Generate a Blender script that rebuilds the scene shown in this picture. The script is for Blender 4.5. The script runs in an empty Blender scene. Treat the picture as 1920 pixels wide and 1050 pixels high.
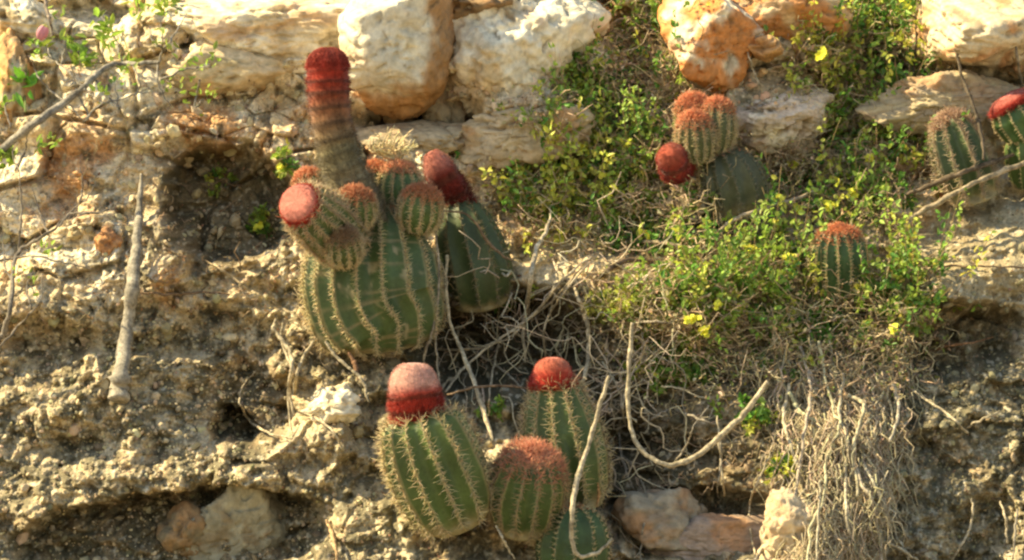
import bpy, math
import numpy as np
from mathutils import Vector
rng = np.random.default_rng(7)
C = bpy.context.scene.collection
S = bpy.context.scene
# ------------------------------------------------------------ camera, sky, sun, exposure
CAMD = 14.0; PXM = 0.0015                       # metres per photo pixel in the plane y = 0
cam = bpy.data.cameras.new('camera'); camo = bpy.data.objects.new('camera', cam); C.objects.link(camo)
camo.location = (0, -CAMD, 0); camo.rotation_euler = (math.radians(90), 0, 0)
cam.sensor_width = 36; cam.lens = 36 * CAMD / (1920 * PXM); cam.clip_end = 3000; cam.clip_start = 0.1
cam.dof.use_dof = True; cam.dof.focus_distance = CAMD - 0.35; cam.dof.aperture_fstop = 10
S.camera = camo
SUN = Vector((-0.74, 0.06, 0.67)).normalized()    # towards the sun
w = bpy.data.worlds.new('World'); S.world = w; w.use_nodes = True
nt = w.node_tree; bg = nt.nodes['Background']; sky = nt.nodes.new('ShaderNodeTexSky')
sky.sky_type = 'NISHITA'; sky.sun_disc = False
sky.sun_elevation = math.asin(SUN.z); sky.sun_rotation = math.atan2(SUN.x, SUN.y)
nt.links.new(sky.outputs[0], bg.inputs[0]); bg.inputs[1].default_value = 0.115
sl = bpy.data.lights.new('sun', 'SUN'); sl.energy = 4.6; sl.angle = math.radians(0.5); sl.color = (1, 0.89, 0.64)
so = bpy.data.objects.new('sun', sl); C.objects.link(so); so.rotation_euler = SUN.to_track_quat('Z', 'Y').to_euler()
so.location = SUN * 20
S.view_settings.view_transform = 'Standard'; S.view_settings.look = 'None'
S.view_settings.exposure = 1.3; S.view_settings.gamma = 1
S.view_settings.use_white_balance = True; S.view_settings.white_balance_temperature = 7900; S.view_settings.white_balance_tint = 4   # warm camera white balance
S.cycles.pixel_filter_type = 'BLACKMAN_HARRIS'; S.cycles.filter_width = 2.4
S.cycles.max_bounces = 5
# ------------------------------------------------------------ noise
def hsh(i, j, s):
    with np.errstate(over='ignore'):
        h = (i.astype(np.int64) * 374761393 + j.astype(np.int64) * 668265263 + s * 1274126177) & 0xffffffff
        h = ((h ^ (h >> 13)) * 1103515245) & 0xffffffff
        h = ((h ^ (h >> 16)) * 2246822519) & 0xffffffff
        return (h ^ (h >> 15)).astype(np.float64) / 4294967296.0
def gn(x, y, s=0):
    x = np.asarray(x, float); y = np.asarray(y, float)
    xi = np.floor(x); yi = np.floor(y); fx = x - xi; fy = y - yi
    u = fx * fx * fx * (fx * (fx * 6 - 15) + 10); v = fy * fy * fy * (fy * (fy * 6 - 15) + 10)
    def g(di, dj):
        a = hsh(xi + di, yi + dj, s) * 6.28318
        return np.cos(a) * (fx - di) + np.sin(a) * (fy - dj)
    a = g(0, 0) * (1 - u) + g(1, 0) * u; b = g(0, 1) * (1 - u) + g(1, 1) * u
    return (a * (1 - v) + b * v) * 1.5
def fbm(x, y, o=4, s=0, gain=.5):
    r = 0; a = 1; t = 0
    for k in range(o):
        r = r + a * gn(x * 2 ** k + 17.3 * k, y * 2 ** k - 9.1 * k, s + k); t += a; a *= gain
    return r / t
def ridge(x, y, o=4, s=0, gain=.5):
    r = 0; a = 1; t = 0
    for k in range(o):
        n = 1 - np.abs(gn(x * 2 ** k + 7.3 * k, y * 2 ** k - 3.1 * k, s + k)) * 1.8
        r = r + a * n; t += a; a *= gain
    return r / t
def worley(x, y, s=0):
    xi = np.floor(x); yi = np.floor(y); f1 = np.full(x.shape, 9.); f2 = f1.copy(); idd = np.zeros(x.shape)
    for di in (-1, 0, 1):
        for dj in (-1, 0, 1):
            px = xi + di + hsh(xi + di, yi + dj, s); py = yi + dj + hsh(xi + di, yi + dj, s + 5)
            d = np.hypot(px - x, py - y); h = hsh(xi + di, yi + dj, s + 9)
            m = d < f1
            f2 = np.where(m, f1, np.minimum(f2, d)); idd = np.where(m, h, idd); f1 = np.where(m, d, f1)
    return f1, f2, idd
def ss(a, b, x):
    t = np.clip((x - a) / (b - a), 0, 1); return t * t * (3 - 2 * t)
# ------------------------------------------------------------ mesh helpers
def link(name, me, parent=None, mat=None):
    o = bpy.data.objects.new(name, me); C.objects.link(o)
    if mat: me.materials.append(mat)
    if parent: o.parent = parent
    return o
def mesh(name, V, F, col=None, smooth=True):
    """V (n,3); F list of int arrays (m,k); col (n,3)"""
    V = np.asarray(V, np.float32)
    if not isinstance(F, (list, tuple)): F = [F]
    F = [np.asarray(f, np.int32) for f in F if len(f)]
    me = bpy.data.meshes.new(name)
    me.vertices.add(len(V)); me.vertices.foreach_set('co', V.ravel())
    loops = np.concatenate([f.ravel() for f in F]); cnt = np.concatenate([np.full(len(f), f.shape[1]) for f in F])
    st = np.concatenate([[0], np.cumsum(cnt)[:-1]])
    me.loops.add(len(loops)); me.loops.foreach_set('vertex_index', loops)
    me.polygons.add(len(cnt)); me.polygons.foreach_set('loop_start', st.astype(np.int32))
    me.polygons.foreach_set('use_smooth', np.full(len(cnt), smooth))
    me.update(calc_edges=True)
    if col is not None:
        a = me.color_attributes.new('Col', 'FLOAT_COLOR', 'POINT')
        c = np.ones((len(V), 4), np.float32); c[:, :3] = col; a.data.foreach_set('color', c.ravel())
    return me
class Acc:
    def __init__(s): s.V = []; s.F = {}; s.c = []; s.n = 0
    def add(s, V, F, col):
        V = np.asarray(V, float).reshape(-1, 3); s.V.append(V)
        for f in (F if isinstance(F, (list, tuple)) else [F]):
            f = np.asarray(f, int); s.F.setdefault(f.shape[1], []).append(f + s.n)
        s.c.append(np.broadcast_to(np.asarray(col, float), V.shape)); s.n += len(V)
    def obj(s, name, mat, parent=None, smooth=True, origin=None):
        V = np.concatenate(s.V)
        if origin is not None: V = V - np.asarray(origin)
        me = mesh(name, V, [np.concatenate(v) for v in s.F.values()], np.concatenate(s.c), smooth)
        o = link(name, me, parent, mat)
        if origin is not None and parent is None: o.location = origin
        return o
def thing(name, label, cat, loc, group=None):
    o = bpy.data.objects.new(name, None); C.objects.link(o); o.location = loc; o.empty_display_size = .05
    return tag(o, label, cat, group)
def tag(o, label=None, cat=None, group=None, kind=None):
    if label: o['label'] = label
    if cat: o['category'] = cat
    if group: o['group'] = group
    if kind: o['kind'] = kind
    return o
def unit(v): return v / (np.linalg.norm(v, axis=-1, keepdims=True) + 1e-12)
def vary(col, n, amt=.25, hue=.08):
    k = 1 + amt * (rng.random((n, 1)) * 2 - 1)
    return np.clip(np.asarray(col) * k * (1 + hue * (rng.random((n, 3)) * 2 - 1)), 0, 1)
# ------------------------------------------------------------ materials
def material(name, rough=.8, nscale=60, namt=.25, bump=.3, bscale=200, bdist=.002, trans=0, spec=.3, sheen=0, n2=9):
    m = bpy.data.materials.new(name); m.use_nodes = True; t = m.node_tree; N = t.nodes; L = t.links
    b = N['Principled BSDF']; b.inputs['Roughness'].default_value = rough; b.inputs['Specular IOR Level'].default_value = spec
    if sheen: b.inputs['Sheen Weight'].default_value = sheen; b.inputs['Sheen Roughness'].default_value = .4
    at = N.new('ShaderNodeAttribute'); at.attribute_name = 'Col'
    tc = N.new('ShaderNodeTexCoord')
    no = N.new('ShaderNodeTexNoise'); no.inputs['Scale'].default_value = nscale; no.inputs['Detail'].default_value = 6
    no.inputs['Roughness'].default_value = .65
    L.new(tc.outputs['Object'], no.inputs['Vector'])
    mr = N.new('ShaderNodeMapRange'); mr.inputs[1].default_value = .3; mr.inputs[2].default_value = .7
    mr.inputs[3].default_value = 1 - namt; mr.inputs[4].default_value = 1 + namt
    L.new(no.outputs[0], mr.inputs[0])
    mx = N.new('ShaderNodeVectorMath'); mx.operation = 'SCALE'; L.new(at.outputs['Color'], mx.inputs[0]); L.new(mr.outputs[0], mx.inputs[3])
    L.new(mx.outputs[0], b.inputs['Base Color'])
    if bump:
        nb = N.new('ShaderNodeTexNoise'); nb.inputs['Scale'].default_value = bscale; nb.inputs['Detail'].default_value = 5
        L.new(tc.outputs['Object'], nb.inputs['Vector'])
        bp = N.new('ShaderNodeBump'); bp.inputs['Strength'].default_value = bump; bp.inputs['Distance'].default_value = bdist
        L.new(nb.outputs[0], bp.inputs['Height']); L.new(bp.outputs[0], b.inputs['Normal'])
    if trans:
        tr = N.new('ShaderNodeBsdfTranslucent'); L.new(mx.outputs[0], tr.inputs[0])
        ms = N.new('ShaderNodeMixShader'); ms.inputs[0].default_value = trans
        L.new(b.outputs[0], ms.inputs[1]); L.new(tr.outputs[0], ms.inputs[2]); L.new(ms.outputs[0], N['Material Output'].inputs[0])
    return m
M_ground = material('weathered_limestone', .95, 90, .38, .9, 160, .006, spec=.1)
M_rock = material('limestone_block', .9, 45, .22, .6, 110, .005, spec=.15)
M_skin = material('cactus_skin', .5, 90, .22, .3, 250, .0015, spec=.35)
M_spine = material('cactus_spines', .55, 300, .15, 0, trans=.3, spec=.3)
M_wool = material('cephalium_wool', .9, 260, .3, .8, 500, .003, sheen=.3, spec=.1)
M_leaf = material('leaf', .5, 120, .2, 0, trans=.38, spec=.35)
M_petal = material('petal', .6, 120, .1, 0, trans=.4, spec=.2)
M_bark = material('dry_bark', .9, 110, .5, .9, 220, .004, spec=.15)
M_litter = material('dry_litter', .8, 200, .25, 0, trans=.25, spec=.15)
# ------------------------------------------------------------ the slope (one sheet)
SLOPE = 0.80
def topx(x, z):
    k = PXM * (SLOPE * z + CAMD) / CAMD
    return 960 + x / k, 525 - z / k
# (cx, cy, rx, ry, angle deg, depth m (+ = away from camera), edge softness)
FEAT = [
 (330, 395, 62, 92, 12, -.05, .5),
 (435, 385, 128, 108, 14, .27, .15),        # big shaded hollow left of the tall cactus
 (375, 300, 85, 40, 10, .09, .5),
 (475, 770, 85, 85, 0, .13, .5),             # bowl below left of the cactus
 (436, 800, 42, 34, 10, .22, .3),            # dark hole
 (330, 1010, 300, 92, -6, .24, .14),          # undercut at the bottom left
 (100, 560, 120, 60, 20, -.06, .6), (280, 610, 190, 60, 4, .06, .5), (90, 640, 90, 50, 0, .09, .4),
 (120, 760, 150, 60, -10, -.06, .6), (560, 860, 170, 80, 5, -.09, .7), (700, 870, 60, 70, 0, .07, .4),
 (420, 640, 120, 70, 0, .10, .4), (620, 900, 110, 40, 10, .06, .5),
 (215, 700, 60, 110, 10, -.05, .6),
 (840, 250, 230, 34, 3, .10, .4),            # gap below the boulders
 (770, 215, 110, 30, -4, .12, .4), (860, 215, 45, 30, 0, .15, .3),
 (850, 300, 120, 40, 5, -.04, .6), (1000, 290, 110, 40, 8, .07, .5),
 (955, 640, 190, 95, -8, .30, .35),          # shaded pocket behind the front group
 (1150, 760, 150, 130, 10, .13, .5), (1140, 880, 90, 110, 0, .14, .5),
 (1330, 145, 42, 30, 20, .20, .4), (1840, 150, 90, 34, -8, .14, .3),
 (1690, 150, 130, 50, 0, .07, .6),
 (1800, 640, 110, 70, -10, .17, .35),        # shaded hollow at the right
 (1860, 480, 150, 90, -25, -.08, .8), (1790, 420, 90, 40, -25, .04, .5),
 (1840, 1000, 60, 90, 5, .10, .4), (1800, 860, 120, 80, 0, .05, .5),
 (1560, 880, 120, 190, 0, -.16, .7),         # rib of soil under the tangle of vines
 (1310, 985, 190, 70, 0, .18, .25), (1310, 880, 140, 60, 0, .03, .5),
 (1130, 1040, 250, 50, 0, .08, .5),
 (160, 20, 140, 22, 0, .10, .4), (60, 90, 70, 70, 0, -.05, .6), (430, 95, 95, 30, 10, .07, .4),
 (1290, 560, 220, 90, -10, -.10, .8),
 (745, 60, 150, 120, 0, -.09, .5), (500, 60, 260, 100, 5, -.19, .5), (975, 90, 180, 160, 0, -.22, .5), (1400, 60, 190, 110, 0, -.15, .6), (1850, 50, 170, 110, 0, -.19, .5), (200, 180, 200, 110, 0, -.07, .6),
 (1465, 225, 120, 60, 0, -.07, .6), (985, 225, 130, 40, -8, -.07, .5), (440, 1000, 110, 70, 0, -.05, .5), (1350, 1015, 240, 45, 0, -.08, .5), (1500, 1000, 90, 80, 0, -.03, .6), (1120, 380, 190, 110, 10, -.06, .9), (1650, 560, 170, 110, 0, -.06, .8),
]
def relief(x, z):
    px, py = topx(x, z)
    wx = px + 22 * fbm(x * 5, z * 5, 4, 31) + 8 * gn(x * 30, z * 30, 33); wy = py + 22 * fbm(x * 5, z * 5, 4, 41) + 8 * gn(x * 30, z * 30, 43)
    h = 0
    for cx, cy, rx, ry, an, d, sf in FEAT:
        a = math.radians(an); ux = (wx - cx) * math.cos(a) + (wy - cy) * math.sin(a); uy = -(wx - cx) * math.sin(a) + (wy - cy) * math.cos(a)
        q = np.sqrt((ux / rx) ** 2 + (uy / ry) ** 2)
        h = h + d * (1 - ss(1 - sf, 1 + sf * .6, q))
    upm = 1 - ss(380, 560, py + 60 * fbm(x * 2, z * 2, 2, 301))        # blocky bare limestone in the upper part
    rough = np.ones_like(x)                                    # smooth soil patch at the right
    rough = rough - .3 * (1 - ss(.7, 1.2, np.hypot((px - 1850) / 130, (py - 470) / 90))) - .66 * upm * ss(-.3, .15, fbm(x * 4, z * 4, 3, 311)) - .6 * (1 - ss(.7, 1.2, np.hypot((px - 430) / 130, (py - 385) / 110))) - .65 * (1 - ss(.7, 1.2, np.hypot((px - 1850) / 130, (py - 470) / 90)))
    wv = .05 * fbm(x * 4, z * 4, 3, 61)
    X = x + wv; Z = z + .05 * fbm(x * 4 + 9, z * 4, 3, 71)
    st = Z * 7.5 + .9 * fbm(x * 1.6, z * 2.2, 3, 81) + .15 * x
    fl = np.floor(st); fr = st - fl
    led = (fl + ss(.0, .62, fr)) / 7.5 - st / 7.5
    big = fbm(x * 1.3, z * 1.7, 3, 3) * .16
    mid = -ridge(X * 4, Z * 5.5, 4, 11, .55) * .085
    def blocks(sx, sz, s, amp, tilt):
        xx = (x + .5 * wv) * sx; zz = (z + .5 * wv) * sz; e1, e2, ei = worley(xx, zz, s)
        tx = (np.modf(ei * 37.7)[0] - .5); tz = (np.modf(ei * 91.3)[0] - .5)
        return ((ei - .5) * amp + tilt * (tx * np.sin(xx * 1.7 + ei * 9) + tz * np.sin(zz * 1.7 + ei * 5))) * ss(0, .12, e2 - e1) + .25 * amp * (1 - ss(0, .1, e2 - e1))
    blk = blocks(4.6, 6.2, 401, .16, .05) + blocks(10, 13, 411, .07, .025)
    f1, f2, idd = worley(X * 11, Z * 14, 5); chips = (idd - .5) * .020 * ss(.02, .16, f2 - f1)
    g1, g2, id2 = worley(X * 34 + 3, Z * 40, 15); chips2 = ((id2 - .5) * .010 * ss(.02, .3, g2 - g1) + .004 * g1) * ss(-.2, .3, fbm(x * 5, z * 5, 3, 321) + .25 * (1 - upm))
    pits = ss(.42, .78, fbm(X * 22, Z * 26, 3, 91) * .5 + .5) * .030
    fine = fbm(x * 30, z * 36, 5, 21, .6) * .016 - ridge(x * 15, z * 19, 4, 25, .55) * .022
    out = big + mid * (1 - .4 * upm) + SLOPE * .55 * led + h + blk * (.35 + .45 * upm) * (1 - .7 * (1 - ss(.7, 1.3, np.hypot((px - 1850) / 150, (py - 470) / 100))))
    return out + np.clip(rough, .12, 1) * (chips + chips2 + pits + fine)
def axis_(lo, hi, step, far):
    a = np.arange(lo, hi + 1e-9, step); r = [hi]; s = step
    while r[-1] < far: s *= 1.13; r.append(r[-1] + s)
    l = [lo]; s = step
    while l[-1] > -far: s *= 1.13; l.append(l[-1] - s)
    return np.concatenate([l[:0:-1], a, r[1:]])
gx = axis_(-1.62, 1.62, .0031, 260); gs = axis_(-.98, .98, .0031, 260)
GX, GS = np.meshgrid(gx, gs)
def prof(s):                                     # slope that flattens to low ground in front and to a plateau above
    y = SLOPE * s; z = s.copy()
    lo = s < -1.5; y = np.where(lo, SLOPE * -1.5 + (s + 1.5) * 1.27, y); z = np.where(lo, -1.5 + (s + 1.5) * .01, z)
    hi = s > 2.6; y = np.where(hi, SLOPE * 2.6 + (s - 2.6) * 1.27, y); z = np.where(hi, 2.6 + (s - 2.6) * .12, z)
    return y, z
Yb, Zb = prof(GS)
cut = np.clip(GS, -6, 6); near = 1 - ss(1.3, 1.6, np.abs(GS + .0)) * (GS < 0) - ss(2.4, 2.8, GS) * (GS > 0)
R = relief(GX, GS)
Yg = Yb + R * np.clip(near, 0, 1); Zg = Zb - R * .5 * (1 - np.clip(near, 0, 1))
def blob(px, py, cx, cy, rx, ry, an=0, soft=.35):
    a = math.radians(an); ux = (px - cx) * math.cos(a) + (py - cy) * math.sin(a); uy = -(px - cx) * math.sin(a) + (py - cy) * math.cos(a)
    return 1 - ss(1 - soft, 1 + soft, np.sqrt((ux / rx) ** 2 + (uy / ry) ** 2))
CREAM = np.array((.64, .50, .32)); ORANGE = np.array((.58, .29, .13)); PALE = np.array((.78, .68, .51))
LICH = np.array((.085, .080, .052)); SOIL_SHADE = np.array((.21, .15, .085)); TAN = np.array((.44, .35, .215)); DSOIL = np.array((.12, .09, .055))
def gcol(x, z):
    px, py = topx(x, z)
    wx = px + 60 * fbm(x * 4, z * 4, 4, 131); wy = py + 60 * fbm(x * 4, z * 4, 4, 141)
    def mix(c, col, m): return c * (1 - m[..., None]) + np.asarray(col) * m[..., None]
    c = np.broadcast_to(CREAM, x.shape + (3,)).copy()
    c = mix(c, ORANGE, .75 * ss(.02, .3, fbm(x * 3.5, z * 3.5, 4, 151)))
    c = mix(c, PALE, .85 * ss(-.08, .22, fbm(x * 6, z * 6, 4, 161)))
    low = ss(430, 700, wy)                                                  # weathered darker lower half
    c = mix(c, TAN, .75 * low)
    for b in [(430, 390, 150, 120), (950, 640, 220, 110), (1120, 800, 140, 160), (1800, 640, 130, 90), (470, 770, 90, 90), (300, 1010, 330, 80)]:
        c = mix(c, SOIL_SHADE, .8 * blob(wx, wy, *b))  # recesses darkened: brown soil with their shade painted into the colour
    c = mix(c, (.22, .175, .105), .8 * blob(wx, wy, 440, 385, 125, 105, 14, .15))  # big hollow: dark soil and painted shade in one tone
    c = mix(c, (.085, .066, .042), .85 * blob(wx, wy, 960, 640, 210, 100)); c = mix(c, DSOIL, .8 * blob(wx, wy, 1220, 790, 200, 150))  # first, painted shade in the pocket; second, dark soil under the weeds
    for b in [(1380, 300, 330, 200, 0), (1450, 600, 330, 230, 0), (1130, 300, 200, 150, 0), (1660, 130, 130, 130)]:   # soil under the plants
        c = mix(c, (.40, .30, .18), .72 * blob(wx, wy, *b))
    lm = ss(-.02, .22, fbm(x * 16, z * 16, 5, 171, .65) + .16 * ss(520, 780, wy) + .12 * fbm(x * 2.5, z * 2.5, 2, 175) - .12 * (1 - ss(300, 620, wy)))
    c = mix(c, LICH, .74 * lm * (1 - .85 * blob(px, py, 1500, 960, 80, 110)) * (1 - .6 * blob(px, py, 590, 800, 110, 80)))
    rl = blob(wx, wy, 1830, 860, 200, 200)
    c = mix(c, LICH * 1.1, .62 * rl * ss(-.35, .12, fbm(x * 14, z * 14, 4, 181)))
    c = mix(c, (.33, .27, .17), .9 * blob(wx, wy, 1860, 470, 160, 110))
    c = mix(c, (.55, .42, .28), .8 * blob(wx, wy, 1520, 1000, 70, 110))
    sp = ss(.25, .42, fbm(x * 55, z * 55, 2, 191)); c = mix(c, PALE, .5 * sp)
    dk = ss(.22, .5, fbm(x * 45, z * 45, 3, 195)); c = mix(c, DSOIL, .6 * dk)
    return c
ny, nx = GX.shape
V = np.stack([GX, Yg, Zg], -1).reshape(-1, 3)
ii = (np.arange(ny - 1)[:, None] * nx + np.arange(nx - 1)[None]).ravel()
Fq = np.stack([ii, ii + 1, ii + nx + 1, ii + nx], -1)
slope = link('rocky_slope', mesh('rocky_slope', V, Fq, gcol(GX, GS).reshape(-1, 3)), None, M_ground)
tag(slope, kind='structure')
def H(x, z):                                     # surface y at (x, z), bilinear on the grid
    x = np.asarray(x, float); z = np.asarray(z, float)
    i = np.clip(np.searchsorted(gx, x) - 1, 0, nx - 2); j = np.clip(np.searchsorted(gs, z) - 1, 0, ny - 2)
    u = (x - gx[i]) / (gx[i + 1] - gx[i]); v = (z - gs[j]) / (gs[j + 1] - gs[j])
    return (Yg[j, i] * (1 - u) + Yg[j, i + 1] * u) * (1 - v) + (Yg[j + 1, i] * (1 - u) + Yg[j + 1, i + 1] * u) * v
def P(px, py, dy=0.):                            # surface point seen at a photo pixel, moved dy in depth
    px = np.asarray(px, float); py = np.asarray(py, float); y = SLOPE * (525 - py) * PXM
    for _ in range(12):
        k = PXM * (y + CAMD) / CAMD; y = .5 * y + .5 * H((px - 960) * k, (525 - py) * k)
    y = y + dy; k = PXM * (y + CAMD) / CAMD
    return np.stack([(px - 960) * k, y + 0 * px, (525 - py) * k], -1)
def at(px, py, y):
    k = PXM * (y + CAMD) / CAMD; return np.array([(px - 960) * k, y, (525 - py) * k])
# ------------------------------------------------------------ tubes
def crom(pts, n):
    p = np.asarray(pts, float)
    if len(p) == 2: return p[0] + (p[1] - p[0]) * np.linspace(0, 1, n)[:, None]
    q = np.vstack([2 * p[0] - p[1], p, 2 * p[-1] - p[-2]]); t = np.linspace(0, len(p) - 1 - 1e-9, n); i = t.astype(int); f = (t - i)[:, None]
    a, b, c, d = q[i], q[i + 1], q[i + 2], q[i + 3]
    return .5 * (2 * b + (c - a) * f + (2 * a - 5 * b + 4 * c - d) * f ** 2 + (3 * b - a - 3 * c + d) * f ** 3)
def frames(c):
    t = unit(np.gradient(c, axis=0)); ref = np.array((0, 1., 0))
    if abs(t[:, 1]).mean() > .9: ref = np.array((1., 0, 0))
    s = unit(np.cross(t, ref)); f = np.cross(s, t); return t, s, f
def tube(acc, c, r, col, sides=8, lump=0):
    n = len(c); t, s, f = frames(c); a = np.linspace(0, 2 * math.pi, sides, endpoint=False)
    r = np.broadcast_to(np.asarray(r, float), (n,))
    rr = r[:, None] * (1 + lump * 1.6 * gn(np.cos(a)[None] * 2.5 + np.arange(n)[:, None] * .11, np.sin(a)[None] * 2.5 + np.arange(n)[:, None] * .05, 6))
    V = c[:, None] + rr[..., None] * (np.cos(a)[None, :, None] * s[:, None] + np.sin(a)[None, :, None] * f[:, None])
    V = V.reshape(-1, 3); k = np.arange(sides); base = np.arange(n - 1)[:, None] * sides
    F = np.stack([base + k, base + (k + 1) % sides, base + sides + (k + 1) % sides, base + sides + k], -1).reshape(-1, 4)
    n0 = len(V); V = np.vstack([V, c[0], c[-1]])
    T = np.concatenate([np.stack([np.full(sides, n0), (k + 1) % sides, k], -1), np.stack([np.full(sides, n0 + 1), (n - 1) * sides + k, (n - 1) * sides + (k + 1) % sides], -1)])
    col = np.asarray(col, float)
    if col.ndim == 2 and len(col) == n: col = np.vstack([np.repeat(col, sides, 0), col[:1], col[-1:]])
    acc.add(V, [F, T], col)
def spikes(acc, P0, D, L, wd, col, coltip=None):
    """three-sided tapering spikes with one bend"""
    n = len(P0); D = unit(D); a = unit(np.cross(D, rng.normal(size=(n, 3)))); b = np.cross(D, a)
    L = np.broadcast_to(L, (n,))[:, None]; wd = np.broadcast_to(wd, (n,))[:, None]
    ang = [0, 2.094, 4.189]; bend = a * L * .12
    r0 = [P0 + wd * (math.cos(g) * a + math.sin(g) * b) for g in ang]
    r1 = [P0 + D * L * .55 + bend * .6 + .7 * wd * (math.cos(g) * a + math.sin(g) * b) for g in ang]
    tip = P0 + D * L - bend * .3
    V = np.stack(r0 + r1 + [tip], 1).reshape(-1, 3); k = np.arange(n)[:, None] * 7
    Q = np.concatenate([k + np.array(q) for q in ([0, 1, 4, 3], [1, 2, 5, 4], [2, 0, 3, 5])]); T = np.concatenate([k + np.array(q) for q in ([3, 4, 6], [4, 5, 6], [5, 3, 6])])
    col = np.broadcast_to(col, (n, 3)); ct = col if coltip is None else np.broadcast_to(coltip, (n, 3))
    cc = np.stack([col] * 3 + [(col + ct) / 2] * 3 + [ct], 1).reshape(-1, 3)
    acc.add(V, [Q, T], cc)
def leaves(acc, P0, D, Nn, L, W, col, fold=.25, curl=.15):
    n = len(P0); D = unit(D); Sd = unit(np.cross(D, Nn)); Nn = np.cross(Sd, D); L = np.broadcast_to(L, (n,))[:, None]; W = np.broadcast_to(W, (n,))[:, None]
    def p(u, v, h): return P0 + D * L * u + Sd * W * v + Nn * (W * h)
    V = np.stack([p(0, 0, 0), p(.35, .5, fold), p(.72, .38, fold - curl), p(1, 0, -curl * 2), p(.72, -.38, fold - curl), p(.35, -.5, fold)], 1).reshape(-1, 3)
    k = np.arange(n)[:, None] * 6; Q = np.concatenate([k + np.array((0, 1, 2, 3)), k + np.array((0, 3, 4, 5))])
    acc.add(V, Q, np.repeat(np.broadcast_to(col, (n, 3)), 6, 0))
# ------------------------------------------------------------ rocks
def icosphere(sub):
    import bmesh
    b = bmesh.new(); bmesh.ops.create_icosphere(b, subdivisions=sub, radius=1)
    v = np.array([x.co[:] for x in b.verts]); f = np.array([[q.index for q in t.verts] for t in b.faces]); b.free(); return v, f
ICO = {k: icosphere(k) for k in (1, 2, 5, 6)}
def rock(label, px, py, rx, ry, rz, dy=0, seed=1, col=CREAM, col2=ORANGE, nplanes=14, sub=6, rot=0, planes=None, rough=.05, name='boulder', lich=.28, cb=None, group=None):
    g = np.random.default_rng(seed); v, f = ICO[sub]
    pn = unit(g.normal(size=(nplanes, 3))); pd = .62 + .3 * g.random(nplanes)
    if planes: pn = np.vstack([pn, unit(np.array([q[:3] for q in planes], float))]); pd = np.concatenate([pd, [q[3] for q in planes]])
    dt = v @ pn.T; q = np.where(dt > .05, pd / np.maximum(dt, .05), 9)
    sm = -np.log(np.exp(-np.minimum(q, 9) * 26).sum(1) + math.exp(-26 * 1.0)) / 26
    p = v * sm[:, None]
    a, b, c = p.T; s0 = seed * 13.7
    d = (fbm(a * 2 + s0, b * 2 + c * 1.3, 4, seed) + fbm(c * 2 + s0, a * 2 - b * 1.7, 4, seed + 3)) * rough * 1.6
    d = d - rough * .55 * ss(.1, .35, fbm(a * 5 + s0, c * 5 + b * 3, 3, seed + 7)) + rough * .5 * fbm(a * 14 + b * 6, c * 14 - b * 9 + s0, 3, seed + 8)
    p = p * (1 + d)[:, None]
    W = p * np.array((rx * PXM, rz, ry * PXM)); wa = W[:, 0] + .6 * W[:, 1] + s0; wb = W[:, 2] - .5 * W[:, 1]
    ms = 1 / (PXM * (rx + ry) * .5); p = p * (1 + ms * (fbm(wa * 14, wb * 16, 5, seed + 31, .6) * .012 - .014 * ss(.2, .5, fbm(wa * 9, wb * 26, 3, seed + 35)) - .012 * ss(.25, .5, fbm(wa * 38, wb * 40, 2, seed + 36))))[:, None]
    gr = ss(.80, .97, ridge(wa * 5 + 3, wb * 6.5 - 1.2 * wa, 3, seed + 51, .45)); gr2 = ss(.84, .98, ridge(wa * 14, wb * 16, 2, seed + 53)); p = p * (1 - ms * (.020 * gr + .007 * gr2) + ms * .022 * fbm(wa * 5, wb * 6, 3, seed + 55))[:, None]
    m = ss(.0, .3, fbm(a * 1.6 + s0, c * 1.6 + b, 3, seed + 11)); ml = ss(.12, .3, fbm(a * 7 + s0, c * 7 + b * 4, 4, seed + 21)) * lich
    cc = np.asarray(col) * (1 - m[:, None]) + np.asarray(col2) * m[:, None]
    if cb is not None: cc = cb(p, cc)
    cc = cc * (1 + .35 * fbm(wa * 20, wb * 24, 4, seed + 41))[:, None]; mo = ss(.15, .4, fbm(wa * 7, wb * 8, 4, seed + 45))[:, None] * .5; cc = cc * (1 - mo) + ORANGE * mo * .9
    gk = (np.clip(gr * .75 + gr2 * .4, 0, 1))[:, None]; cc = cc * (1 - gk) + np.array((.20, .14, .08)) * gk
    cc = cc * (1 - ml[:, None]) + LICH * ml[:, None]
    k = PXM; p = p * np.array((rx * k, rz * 1.15, ry * k)) * 1.2; an = math.radians(rot)
    p = np.stack([p[:, 0] * math.cos(an) - p[:, 2] * math.sin(an), p[:, 1], p[:, 0] * math.sin(an) + p[:, 2] * math.cos(an)], -1)
    o = link(name, mesh(name, p, f, cc), None, M_rock); o.location = P(px, py, dy)
    return tag(o, label, 'rock', group)
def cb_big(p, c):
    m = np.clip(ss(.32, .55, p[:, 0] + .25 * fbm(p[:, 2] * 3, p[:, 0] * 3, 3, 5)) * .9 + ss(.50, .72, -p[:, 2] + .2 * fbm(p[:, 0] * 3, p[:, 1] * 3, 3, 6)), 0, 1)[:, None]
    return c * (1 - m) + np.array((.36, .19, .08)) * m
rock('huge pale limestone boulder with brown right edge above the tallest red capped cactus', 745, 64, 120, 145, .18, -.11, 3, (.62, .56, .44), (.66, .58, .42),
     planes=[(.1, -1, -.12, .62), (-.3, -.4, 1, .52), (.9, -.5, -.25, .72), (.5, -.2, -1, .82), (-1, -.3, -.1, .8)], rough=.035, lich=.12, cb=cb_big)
rock('broad cream rock slab at the top, left of the huge pale boulder', 500, 52, 215, 92, .22, -.0, 5, PALE, CREAM, planes=[(-.1, -.55, 1, .5), (.1, -1, -.2, .6)], rough=.12)
rock('low tan rock under the cream slab, left of the tall cephalium', 430, 130, 110, 48, .10, -.0, 8, CREAM, TAN, rough=.07, sub=5)
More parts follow.
